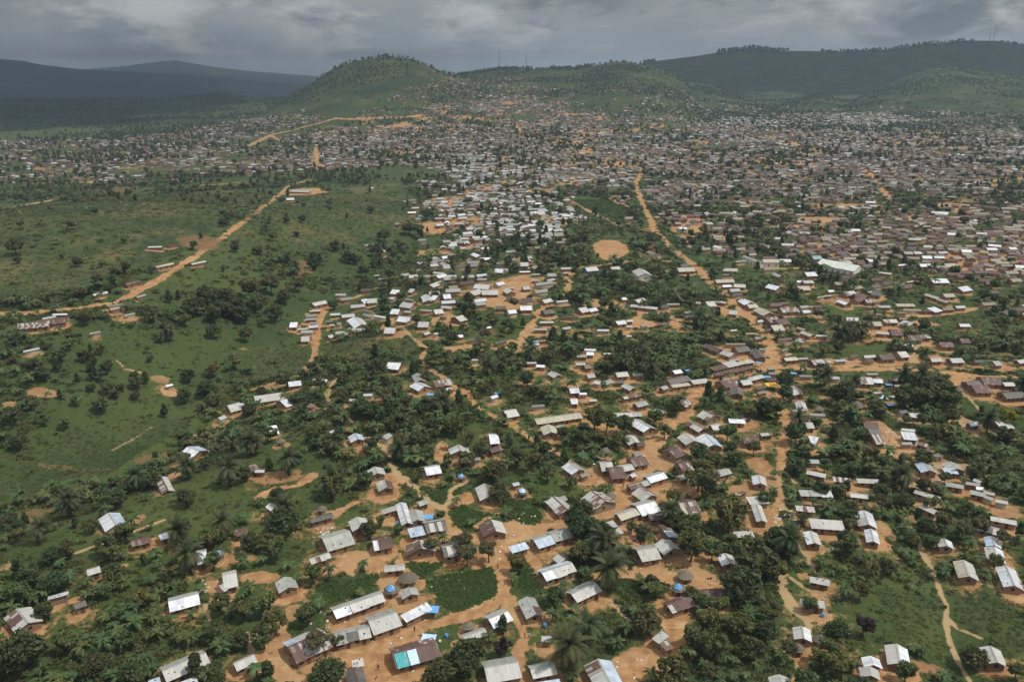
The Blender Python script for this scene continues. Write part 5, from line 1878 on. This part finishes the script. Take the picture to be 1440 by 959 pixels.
# two sheets thrown over the rusty roof by the road
hh_ = min(HL, key=lambda h: math.hypot(h.px - 582, h.py - 924))
for (f0, f1, mat, lb) in ((.04, .30, M_TARPT, "teal plastic tarp spread over the rusty roof beside the pale blue tarp"), (.32, .52, M_TARPL, "pale blue plastic tarp spread over the rusty roof beside the teal tarp")):
    w = hh_.L * (f1 - f0)
    left = hh_.d[0] > 0
    u = (f0 + f1) / 2 - .5
    if not left: u = -u
    mb = wrinkled(w, hh_.W * .5, .0, random.Random(4))
    t = mb.obj("tarp", mat)
    rise = hh_.W * .5 * .4
    c = np.array([hh_.x, hh_.y]) + hh_.d * u * hh_.L + hh_.perp * hh_.W * .29
    t.location = (c[0], c[1], hh_.z + hh_.eave + rise * (1 - .58) + .13)
    t.rotation_euler = (-math.atan(.4), 0, hh_.ang)
    tag(t, lb, "tarp")
CAN = [(607, 857, 3.6, 'B', 'bright blue'), (603, 897, 3.4, 'L', 'pale blue'), (1085, 541, 5.0, 'Y', 'yellow'), (1067, 510, 2.8, 'B', 'bright blue'), (1079, 530, 3.0, 'B', 'bright blue'), (1250, 541, 2.8, 'B', 'bright blue'),
       (1243, 560, 3.0, 'L', 'pale blue'), (1252, 569, 2.6, 'B', 'bright blue'), (605, 555, 3.0, 'B', 'bright blue'), (699, 553, 2.2, 'B', 'bright blue'), (602, 727, 3.2, 'B', 'bright blue'), (1116, 525, 2.6, 'B', 'bright blue'), (967, 521, 2.4, 'B', 'bright blue')]
for i, (px, py, w, k, cn) in enumerate(CAN):
    p = P(px, py, 2.0); z = float(hgt(p[0], p[1]))
    rr = random.Random(i + 40)
    o = thing("canopy", (p[0], p[1], z), rr.uniform(-.5, .5))
    wrinkled(w, w * .8, .22, rr).obj("sheet", {'B': M_TARPB, 'L': M_TARPL, 'Y': M_TARPY}[k], o).location = (0, 0, 2.15)
    for sx in (-1, 1):
        for sy in (-1, 1):
            mb = MB(); mb.tube([(sx * w * .46, sy * w * .36, -.5), (sx * w * .46, sy * w * .36, 2.12)], [.06, .05], 6); mb.obj("pole", M_BARK, o)
    for r in RAS: r.blob('house', p[0], p[1], w * .6, w * .5, 0, 1, 0, .1)
    LAB.append((o, (p[0], p[1], z + 2), cn + " cloth canopy on four poles", "canopy", "canopies by the houses"))
for i, (px, py) in enumerate([(766, 881), (628, 896), (1157, 867), (1035, 876), (559, 738)]):
    p = P(px, py); o = thing("plastic_drum", tuple(p))
    mb = MB(); mb.tube([(0, 0, -.1), (0, 0, .05), (0, 0, .3), (0, 0, .36), (0, 0, .7), (0, 0, .76), (0, 0, 1.05), (0, 0, 1.15)], [.38, .42, .42, .45, .45, .42, .42, .32], 16); mb.obj("barrel", M_TARPB, o, True)
    mb = MB(); mb.tube([(.2, 0, 1.13), (.2, 0, 1.22)], [.14, .14], 10); mb.obj("lid", M_DOOR, o)
    LAB.append((o, tuple(p), "blue plastic water drum", "drum", "blue water drums"))

# ------------------------------------------------------------------ trees as things
TNAME = {'m': 'dense dark green tree', 'b': 'leafy green tree', 'a': 'thin olive green tree', 'c': 'pointed dark green tree', 'p': 'purple-brown leaved tree', 'y': 'yellow flowering tree'}
USED = []
def put_tree(x, y, z, kind, r, i, group="trees among the houses"):
    crown_me, trunk_me = PROTO[kind][i % len(PROTO[kind])]
    o = thing("tree", (x, y, z), RNG.uniform(0, 6.28), r / 4.0)
    link(bpy.data.objects.new("crown", crown_me), o); link(bpy.data.objects.new("trunk", trunk_me), o)
    sz = "large" if r > 5.2 else "small" if r < 2.6 else ""
    LAB.append((o, (x, y, z + 5 * r / 4), " ".join(a for a in (sz, TNAME[kind]) if a), "tree", group))
    USED.append((x, y, r))
cands = []
for i, tk in enumerate(TREES.replace("\n", "|").split("|")):
    px, py, rp, kd = tk.split(); px, py, rp = float(px), float(py), float(rp)
    r = 3.0
    for _ in range(3):
        p = P(px, py, r * 1.15)
        r = max(1.4, min(8.0, rp * 1.05 * proj(p)[2] / F))
    zg = float(hgt(p[0], p[1]))
    cands.append((p[0], p[1], zg, kd, r, i))
for c in cands: put_tree(*c)
PN = 0
def put_palm(x, y, z, H, i):
    cm, tm = PALMS_M[i % 4]
    o = thing("oil_palm", (x, y, z), RNG.uniform(0, 6.28), (.45 + H * .05) * (.9 + .1 * (i % 3)))
    link(bpy.data.objects.new("crown", cm), o); link(bpy.data.objects.new("trunk", tm), o)
    LAB.append((o, (x, y, z + H * .7), "tall oil palm" if H > 11.5 else "oil palm", "palm tree", "oil palms among the houses"))
    USED.append((x, y, 3.5))
for i, (px, py, H) in enumerate(PALMS):
    p = P(px, py); put_palm(p[0], p[1], p[2], H, i)

# self-sown trees between the hand-placed ones
def grid(x0, x1, y0, y1, s, j=.42):
    a, b = np.meshgrid(np.arange(x0, x1, s), np.arange(y0, y1, s))
    a = (a + RNG.uniform(-j, j, a.shape) * s).ravel(); b = (b + RNG.uniform(-j, j, b.shape) * s).ravel()
    k = np.abs(a) < b * .86 + 4
    return a[k], b[k]
def free(x, y, dmax=.25):
    return (cover('dirt', x, y) < dmax) & (cover('house', x, y) < .05) & (cover('road', x, y) < .1) & (cover('path', x, y) < .15) & (cover('pitch', x, y) < .1) & (cover('crop', x, y) < .1)
a, b = grid(-330, 330, 120, 430, 6.5)
k = free(a, b, .45) & (cover('clear', a, b) < .3) & (cover('meadow', a, b) < .3) & (RNG.uniform(size=a.shape) < np.clip(.30 + .9 * fbm(a, b, 45., 61, 3), .03, .8))
a, b = a[k], b[k]
o_ = np.argsort(b); a, b = a[o_], b[o_]
rest, nthing = [], 0
for x, y in zip(a, b):
    if USED and min((ux - x) ** 2 + (uy - y) ** 2 - (ur + 1.2) ** 2 for ux, uy, ur in USED) < 0: continue
    z = float(hgt(x, y)); kd = RNG.choice(['b', 'b', 'm', 'm', 'a', 'c']); r = float(RNG.uniform(1.7, 3.4))
    px, py, dp = proj((x, y, z + 3))
    if not (-30 < px < 1470 and py < 985): continue
    if len(cands) + nthing < 298:
        put_tree(x, y, z, kd, r, int(RNG.integers(0, 9))); nthing += 1
    else:
        rest.append((x, y, z, r, kd)); USED.append((x, y, r))
print("trees", len(cands), nthing, "rest", len(rest))
# banana clumps beside the yards
a, b = grid(-230, 250, 130, 330, 5.0)
dd = cover('dirt', a, b)
k = free(a, b, .42) & (cover('meadow', a, b) < .4) & (dd > .02) & (RNG.uniform(size=a.shape) < .30)
nb = 0
for x, y in sorted(zip(a[k], b[k]), key=lambda p: p[1]):
    if min((ux - x) ** 2 + (uy - y) ** 2 - (ur * .8) ** 2 for ux, uy, ur in USED) < 0: continue
    z = float(hgt(x, y)); px, py, dp = proj((x, y, z + 1))
    if not (0 < px < 1440 and py < 965) or nb >= 150: continue
    lm, sm = BANANA_M[nb % 4]
    o = thing("banana_plant", (x, y, z), RNG.uniform(0, 6.28), RNG.uniform(.85, 1.25))
    link(bpy.data.objects.new("leaves", lm), o); link(bpy.data.objects.new("stem", sm), o)
    LAB.append((o, (x, y, z + 1.5), "pale green banana plant", "banana plant", "banana plants by the yards")); nb += 1; USED.append((x, y, 1.2))
print("bananas", nb)

# ------------------------------------------------------------------ undergrowth, crops, far trees (beyond counting)
BUSH = [tuft_mesh("bush", 400 + i, LEAF['bush'], 130, 1.0, .85, .32, .6, 5) for i in range(6)]
CROPM = [tuft_mesh("crop_plant", 420 + i, LEAF['crop'], 40, .62, .30, .22, 1.0) for i in range(3)]
GRASS = [tuft_mesh("grass_tuft", 430 + i, LEAF['grass'], 44, .9, .30, .22, .7) for i in range(3)]
def mass(name, parts, meshes, label):
    x = np.concatenate([p[0] for p in parts]); y = np.concatenate([p[1] for p in parts]); s = np.concatenate([p[2] for p in parts]); ix = np.concatenate([p[3] for p in parts])
    z = hgt(x, y)
    print(name, len(x))
    return scatter(name, np.stack([x, y, z], 1), RNG.uniform(0, 6.28, len(x)), s, ix, meshes, label)
parts = []
for y0, y1, s, sc in ((100, 250, 1.55, 1.0), (250, 430, 2.3, 1.35), (430, 1050, 4.2, 1.9)):
    a, b = grid(-y1 * .85, y1 * .85, y0, y1, s)
    thick = fbm(a, b, 42., 71, 4)
    pr = np.clip(np.where((a / b < -.17) & (b > 150), .36, .62) + 1.7 * thick, .05, .95) * np.where(cover('meadow', a, b) > .4, np.where(a > 0, .17, .09), 1) * np.where((b > 330) & (a / b < -.10), .8, 1)
    k = free(a, b, .38) & (RNG.uniform(size=a.shape) < pr)
    a, b, th = a[k], b[k], thick[k]
    parts.append((a, b, sc * RNG.uniform(.55, 1.15, len(a)) * (1 + .45 * np.clip(th, -.5, 1)), RNG.choice([0, 1, 2, 3, 4, 5, 6, 7], len(a), p=[.14, .14, .14, .14, .14, .14, .08, .08])))
mass("undergrowth", parts, BUSH + [BANANA_M[0][0], BANANA_M[2][0]], "tangled green undergrowth between the yards and over the slopes")
parts = []
a, b = grid(-200, 260, 120, 430, .62)
k = (cover('crop', a, b) > .6) & (cover('path', a, b) < .2) & (b < 420) & (cover('house', a, b) < .05)
parts.append((a[k], b[k], RNG.uniform(.7, 1.15, k.sum()), RNG.integers(0, 3, k.sum())))
a, b = grid(-100, 200, 420, 900, 2.6); k = cover('crop', a, b) > .6
parts.append((a[k], b[k], RNG.uniform(1.8, 2.6, k.sum()), RNG.integers(0, 3, k.sum())))
mass("crops", parts, CROPM, "low dark green crops filling the rounded field plots")
parts = []
for y0, y1, s, sc in ((100, 300, 1.35, .95), (300, 480, 2.6, 1.4), (480, 900, 5.0, 2.3)):
    a, b = grid(-y1 * .85, y1 * .85, y0, y1, s)
    k = free(a, b, .5) & (RNG.uniform(size=a.shape) < np.where(cover('meadow', a, b) > .4, .72, .20))
    parts.append((a[k], b[k], sc * RNG.uniform(.6, 1.2, k.sum()), RNG.integers(0, 3, k.sum())))
mass("grass", parts, GRASS, "rough grass over the open meadows and slopes")
FT = []
for i, kd in enumerate(('m', 'b', 'c', 'm', 'a')):
    FT.append(crown(kd, 500 + i, 330, 1.15)[0])
pm = palm_mesh(520)
FT.append(pm[0])
parts = []
rs = np.array([(r[0], r[1], r[3] / 4.0, {'m': 0, 'b': 1, 'c': 2, 'a': 4}[r[4]]) for r in rest])
if len(rs): parts.append((rs[:, 0], rs[:, 1], rs[:, 2], rs[:, 3].astype(int)))
a, b = grid(-2300, 2300, 430, 1100, 8.5)
thick = fbm(a, b, 70., 81, 3); tw = cover('town', a, b)
k = free(a, b, .62) & (cover('clear', a, b) < .3) & (RNG.uniform(size=a.shape) < np.clip(np.where(tw > .1, .56 + 1.2 * thick, .30 + 1.0 * thick), .03, .9) * np.where(cover('meadow', a, b) > .4, .10, 1)) & (np.abs(a / b) < .8)
parts.append((a[k], b[k], RNG.uniform(.38, .95, k.sum()), RNG.choice([0, 0, 1, 1, 2, 2, 3, 4, 5], k.sum())))
a, b = grid(-2700, 2700, 1100, 3450, 10.5)
thick = fbm(a, b, 130., 91, 3); tw = cover('town', a, b)
k = free(a, b, .8) & (RNG.uniform(size=a.shape) < np.clip(np.where(tw > .05, .50 + 1.2 * thick, .20 + 1.1 * np.maximum(thick, -.15)), .02, .9)) & (np.abs(a / b) < .8)
parts.append((a[k], b[k], np.where(b[k] > 1900, .8, 1) * RNG.uniform(.42, 1.05, k.sum()), RNG.choice([0, 0, 1, 2, 2, 3, 2], k.sum())))
# crests of the ridges
for ri, lo, hi, n, big in ((5, 620, 830, 330, 1.1), (6, 905, 1130, 420, 1.35), (6, 1150, 1440, 300, 1.1), (4, 440, 640, 80, .9), (5, 830, 910, 14, 1.0)):
    tt, hh, D, wf, wb, lm = RIDGES[ri]
    pxs = RNG.uniform(lo, hi, n); t = (pxs - 720) / F / (CP + .35 * SP) * 1.0
    yy = D + RNG.uniform(-150, 50, n)
    tsel = (pxs - CX) / (F * CP + (CY - 90) * SP)
    cl_ = fbm(pxs, pxs * 0, 40., 5, 2)
    kk = cl_ > -.25
    parts.append(((tsel * yy)[kk], yy[kk], big * RNG.uniform(.6, 1.5, n)[kk], RNG.choice([0, 1, 2, 3, 2], n)[kk]))
mass("distant_trees", parts, FT, "dark trees scattered through the far town and along the ridges")

# ------------------------------------------------------------------ masts on the ridge
for i, (px, py0, py1, D) in enumerate([(702, 98, 78, 3150), (740, 98, 83, 3150), (1397, 58, 40, 4350), (1391, 59, 48, 4350)]):
    dx, dy, dz = pixdir(px, py0); y = D; x = dx / dy * y; z = float(hgt(x, y))
    H = (py0 - py1) * D / F * 1.15 + 6
    o = thing("radio_mast", (x, y, z))
    mb = MB()
    def leg(a, f): return (math.cos(a) * (2.2 - 1.7 * f), math.sin(a) * (2.2 - 1.7 * f), H * f - (2 if f == 0 else 0))
    an = [0.3, 0.3 + 2.094, 0.3 + 4.189]
    for q in an: mb.tube([leg(q, 0), leg(q, .5), leg(q, 1)], [.34, .3, .26], 5)
    for s in range(10):
        for q in range(3):
            mb.tube([leg(an[q], s / 10), leg(an[(q + 1) % 3], (s + 1) / 10)], [.14, .14], 4)
    mb.obj("lattice", M_STEEL, o)
    mb = MB(); mb.tube([(0, 0, H), (0, 0, H + 6)], [.18, .1], 5); mb.obj("antenna", M_STEEL, o)
    LAB.append((o, (x, y, z + H / 2), ["tall thin lattice mast on the middle ridge", "short lattice mast on the middle ridge", "tall thin lattice mast on the right ridge", "short lattice mast on the right ridge"][i], "mast", "radio masts on the ridges"))

# ------------------------------------------------------------------ a parked car, washing lines, people, rubbish
p = P(1278, 488); o = thing("parked_car", tuple(p), 2.7)
mw = simple("white_car_paint", (.7, .71, .72), (.62, .63, .64), 2, rough=.3, spec=.5, rnd=0)
mt_ = simple("black_tyre_rubber", (.02, .02, .02), (.035, .033, .03), 6, rnd=0); mg = simple("dark_car_glass", (.02, .025, .03), (.03, .035, .04), 2, rough=.1, spec=.6, rnd=0)
mb = MB()
prof = [(-2.1, .35), (-2.15, .8), (-1.9, .98), (-1.2, 1.0), (1.1, 1.0), (2.0, .88), (2.15, .65), (2.1, .35)]
for sy in (-.85, .85):
    mb.poly([(x, sy, z) for x, z in (prof if sy > 0 else prof[::-1])][::-1] if sy > 0 else [(x, sy, z) for x, z in prof])
for (x0, z0), (x1, z1) in zip(prof, prof[1:] + prof[:1]):
    mb.poly([(x0, -.85, z0), (x0, .85, z0), (x1, .85, z1), (x1, -.85, z1)])
mb.obj("body", mw, o)
mb = MB(); t0 = [(-1.5, .8), (-1.1, 1.5), (.4, 1.52), (1.15, .99)]
mb.poly([(x, -.78 + (.1 if z > 1.2 else 0), z) for x, z in t0]); mb.poly([(x, .78 - (.1 if z > 1.2 else 0), z) for x, z in t0][::-1])
for (x0, z0), (x1, z1) in zip(t0, t0[1:]):
    f0, f1 = (.68 if z0 > 1.2 else .78), (.68 if z1 > 1.2 else .78)
    mb.poly([(x0, -f0, z0), (x0, f0, z0), (x1, f1, z1), (x1, -f1, z1)])
mb.obj("windows", mg, o)
mb = MB(); mb.box(-1.1, .4, -.67, .67, 1.5, 1.56); mb.obj("cabin_roof", mw, o)
for sx in (-1.35, 1.35):
    for sy in (-.85, .85):
        mb = MB(); mb.tube([(sx, sy - .1, .33), (sx, sy + .1, .33)], [.33, .33], 14); w = mb.obj("wheel", mt_, o)
        mb = MB(); mb.tube([(sx, sy - .12, .33), (sx, sy + .12, .33)], [.18, .18], 10); mb.obj("rim", M_STEEL, w)
tag(o, "white car parked on the track above the tall roadside palms", "car")

CLOTH = [simple("cloth_" + n, c, tuple(v * .8 for v in c), 3, rnd=0) for n, c in (("white", (.75, .74, .72)), ("red", (.45, .06, .05)), ("navy", (.04, .06, .18)), ("pink", (.6, .25, .28)), ("yellow", (.6, .42, .08)), ("green", (.07, .22, .10)))]
for i, (x0, y0, x1, y1, lb) in enumerate([(889, 764, 911, 773, "washing line of red, navy and white clothes in the clay yard"), (992, 819, 1008, 817, "washing line of clothes behind the grey thatched hut"), (760, 772, 772, 766, "washing line of clothes in front of the bluish gabled roof")]):
    a, b = P(x0, y0), P(x1, y1); mid = (a + b) / 2; d = b - a; L = float(np.hypot(d[0], d[1]))
    o = thing("washing_line", tuple(mid), math.atan2(d[1], d[0]))
    for s in (-1, 1):
        mb = MB(); mb.tube([(s * L / 2, 0, -.4), (s * L / 2, 0, 1.7)], [.05, .04], 6); mb.obj("post", M_BARK, o)
    mb = MB(); mb.tube([(-L / 2, 0, 1.62), (0, 0, 1.5), (L / 2, 0, 1.62)], [.015] * 3, 4); mb.obj("rope", M_BARK, o)
    rr = random.Random(i); x = -L / 2 + .35
    while x < L / 2 - .7:
        w = rr.uniform(.45, .95); mb = MB(); mb.slab((x, -.03, 1.53), (x + w, -.02, 1.53), (x + w, .05, .62 + rr.uniform(0, .3)), (x, .06, .62 + rr.uniform(0, .3)), .02)
        mb.obj("cloth", rr.choice(CLOTH), o); x += w + rr.uniform(.1, .3)
    tag(o, lb, "washing line", "washing lines in the yards")

M_SKIN = simple("dark_brown_skin", (.075, .042, .028), (.06, .034, .022), 4, rnd=0)
M_HAIR = simple("short_black_hair", (.012, .010, .009), (.02, .017, .015), 8, rnd=0)
def person(p, heading, shirt, legs, stride, seed):
    rr = random.Random(seed)
    o = thing("person", tuple(p), heading)
    st = stride
    V = [(0, 0, .95), (0, 0, 1.16), (0, 0, 1.38), (0, .01, 1.50), (0, .03, 1.58), (0, .03, 1.70)]
    rad = [.135, .125, .15, .06, .085, .075]; Eg = [(0, 1), (1, 2), (2, 3), (3, 4), (4, 5)]
    for s in (-1, 1):
        k = len(V); V += [(s * .10, 0, .90), (s * .10, .14 * st * s, .50), (s * .10, .10 * st * s - .05 * abs(st), .09), (s * .10, .10 * st * s + .12, .035)]
        rad += [.095, .068, .045, .04]; Eg += [(0, k), (k, k + 1), (k + 1, k + 2), (k + 2, k + 3)]
        k = len(V); V += [(s * .19, 0, 1.40), (s * .235, -.06 * st * s - .02, 1.13), (s * .22, -.16 * st * s + .06, .90), (s * .215, -.19 * st * s + .09, .80)]
        rad += [.06, .045, .034, .032]; Eg += [(2, k), (k, k + 1), (k + 1, k + 2), (k + 2, k + 3)]
    me = bpy.data.meshes.new("body"); me.from_pydata(V, Eg, [])
    ob = bpy.data.objects.new("body", me); COL.objects.link(ob)
    sk = ob.modifiers.new("skin", 'SKIN'); su = ob.modifiers.new("sub", 'SUBSURF'); su.levels = 1; su.render_levels = 1
    for i, r in enumerate(rad): me.skin_vertices[0].data[i].radius = (r, r)
    me.skin_vertices[0].data[0].use_root = True
    dg = bpy.context.evaluated_depsgraph_get()
    nm = bpy.data.meshes.new_from_object(ob.evaluated_get(dg))
    bpy.data.objects.remove(ob)
    nm.materials.clear()
    for m in (M_SKIN, shirt, legs): nm.materials.append(m)
    for pl in nm.polygons:
        z = pl.center.z; ax = abs(pl.center.x)
        pl.material_index = 1 if (.92 < z < 1.46 and (ax < .2 or z > 1.15)) else 2 if (.12 < z <= .95 and ax < .2) else 0
        pl.use_smooth = True
    link(bpy.data.objects.new("body", nm), o)
    mb = MB(); n = 10
    for k in range(4):
        z0, z1 = 1.66 + .035 * k, 1.66 + .035 * (k + 1); r0, r1 = (.098, .095, .078, .05)[k], (.095, .078, .05, .01)[k]
        for j in range(n):
            a0, a1 = 6.2832 * j / n, 6.2832 * (j + 1) / n
            mb.poly([(r0 * math.cos(a0), .015 + r0 * math.sin(a0), z0), (r0 * math.cos(a1), .015 + r0 * math.sin(a1), z0), (r1 * math.cos(a1), .015 + r1 * math.sin(a1), z1), (r1 * math.cos(a0), .015 + r1 * math.sin(a0), z1)])
    mb.obj("hair", M_HAIR, o, True)
    return o
PEOPLE = [(583, 888, 2, 2, 0.0, "navy"), (571, 688, 2, 2, .6, "navy"), (738, 897, 1, 2, 1, "red"), (744, 897, 0, 2, 1, "white"), (532, 942, 2, 1, .3, "navy"), (382, 943, 0, 2, .6, "white"), (876, 686, 1, 2, 1, "red"),
          (832, 671, 0, 2, .8, "white"), (960, 799, 2, 2, .2, "navy"), (903, 797, 1, 2, 0, "red"), (908, 798, 3, 1, .3, "pink"), (913, 797, 4, 2, 0, "yellow"), (866, 812, 2, 1, 1, "navy"), (523, 899, 1, 2, .5, "red"), (1250, 622, 0, 2, .8, "white"), (700, 800, 5, 2, 1, "green"), (690, 760, 3, 2, .7, "pink"), (935, 870, 4, 2, .8, "yellow")]
for i, (px, py, s, l, st, cn) in enumerate(PEOPLE):
    p = P(px, py)
    o = person(p, RNG.uniform(0, 6.28), CLOTH[s], CLOTH[l], st, i)
    LAB.append((o, (p[0], p[1], p[2] + 1), ("walking" if st > .5 else "standing") + " person in a " + cn + " top", "person", "people in the yards"))
lx, ly, ls = [], [], []
for px, py, n, sp_ in ((460, 749, 40, 2.2), (1106, 725, 34, 1.6), (1100, 735, 20, 1.6), (735, 727, 10, 2), (455, 870, 18, 3), (905, 650, 14, 3), (1320, 668, 30, 4), (1250, 612, 24, 2.5), (500, 865, 12, 2), (965, 640, 14, 3), (640, 825, 8, 3), (1295, 600, 14, 4), (845, 645, 14, 3), (1165, 770, 14, 1.6), (290, 830, 16, 2), (730, 500, 14, 5), (1060, 505, 20, 8), (880, 925, 12, 5), (590, 900, 14, 8), (700, 760, 14, 7), (930, 690, 14, 6)):
    p = P(px, py); lx.append(p[0] + RNG.normal(size=n) * sp_); ly.append(p[1] + RNG.normal(size=n) * sp_); ls.append(RNG.uniform(.4, 1.5, n))
lmb = MB(); lmb.slab((-.25, -.15, .14), (.2, -.2, .10), (.28, .16, .2), (-.2, .2, .16), .12)
lx, ly, ls = np.concatenate(lx), np.concatenate(ly), np.concatenate(ls)
a, b = grid(-210, 240, 125, 400, 2.4)
k = (cover('dirt', a, b) > .45) & (cover('road', a, b) < .2) & (cover('house', a, b) < .1) & (RNG.uniform(size=a.shape) < .16)
lmb2 = MB(); lmb2.slab((-.5, -.10, .10), (.45, -.16, .07), (.5, .12, .13), (-.42, .16, .11), .12)
scatter("yard_debris", np.stack([a[k], b[k], hgt(a[k], b[k])], 1), RNG.uniform(0, 6.28, k.sum()), RNG.uniform(.35, 1.3, k.sum()), np.zeros(k.sum(), int), [lmb2.mesh("yard_debris", simple("brown_scraps", (.13, .085, .055), (.28, .20, .13), 2, rnd=.8))], "sticks, rubble and brown scraps lying about the dirt yards")
scatter("rubbish", np.stack([lx, ly, hgt(lx, ly)], 1), RNG.uniform(0, 6.28, len(lx)), ls, np.zeros(len(lx), int), [lmb.mesh("rubbish", M_LITTER)], "scraps of white rubbish strewn over the yards")

# ------------------------------------------------------------------ labels that point to one thing each
MARKS = [("the dusty crossroads", 1093, 515), ("the bare football pitch", 858, 352), ("the long green-roofed school", 1182, 378), ("the yellow canopy", 1085, 541), ("the large green field", 655, 828),
         ("the oval green patch", 655, 728), ("the winding ravine trail", 1325, 840), ("the teal-tarped house", 582, 924), ("the long tan schoolhouse", 785, 592), ("the straight ridge road", 320, 330),
         ("the yellow flowering tree", 1415, 588), ("the tall hillside palm", 1267, 660), ("the forked dirt road", 920, 620), ("the grey yard hut", 964, 807), ("the twin white roofs", 1217, 745),
         ("the stepped row of sheds", 1385, 690), ("the lone white house", 157, 733), ("the blue-walled house", 830, 381), ("the white-walled hall", 903, 385), ("the schoolyard pair", 405, 535),
         ("the star-shaped white roof", 556, 515), ("the bottom left corner", 0, 959), ("the bottom right corner", 1440, 959), ("the white-roofed quarter", 680, 320), ("the rust-roofed warehouse", 50, 457),
         ("the road bend", 705, 815), ("the left valley meadow", 90, 640), ("the village track fork", 873, 690), ("the roadside twin palms", 1294, 515), ("the upper path junction", 733, 488),
         ("the long ribbed roof", 503, 848), ("the central palm", 854, 795), ("the white hut pair", 1132, 890), ("the eastern road end", 1420, 530), ("the dark tree clump", 880, 495), ("the green hollow", 560, 490), ("the straight footpath", 1100, 640)]
ORD = ["nearest", "second nearest", "third nearest", "fourth nearest", "fifth nearest", "sixth nearest", "seventh nearest", "eighth nearest", "ninth nearest", "tenth nearest", "eleventh nearest", "twelfth nearest"]
cl_ = {}
for (o, pt, look, cat, grp) in LAB:
    px, py, _ = proj(pt)
    best = min(MARKS, key=lambda m: math.hypot(m[1] - px, (m[2] - py) * 1.4) + (30 if m[0].split()[-1] in look and math.hypot(m[1] - px, m[2] - py) < 12 else 0))
    dx, dy = px - best[1], (py - best[2]) * 1.3
    dr = "left of" if dx < 0 and abs(dx) > abs(dy) else "right of" if abs(dx) > abs(dy) else "beyond" if dy < 0 else "in front of"
    cl_.setdefault((look, best[0], dr), []).append((math.hypot(dx, dy), o, cat, grp))
for (look, mk, dr), lst in cl_.items():
    lst.sort(key=lambda a: a[0])
    for i, (d, o, cat, grp) in enumerate(lst):
        if cat == "mast": lb = look
        elif len(lst) == 1: lb = "%s %s %s" % (look, dr, mk)
        else: lb = "%s, %s %s %s" % (look, ORD[i] if i < 12 else "one of the farthest", dr, mk)
        tag(o, lb, cat, grp)
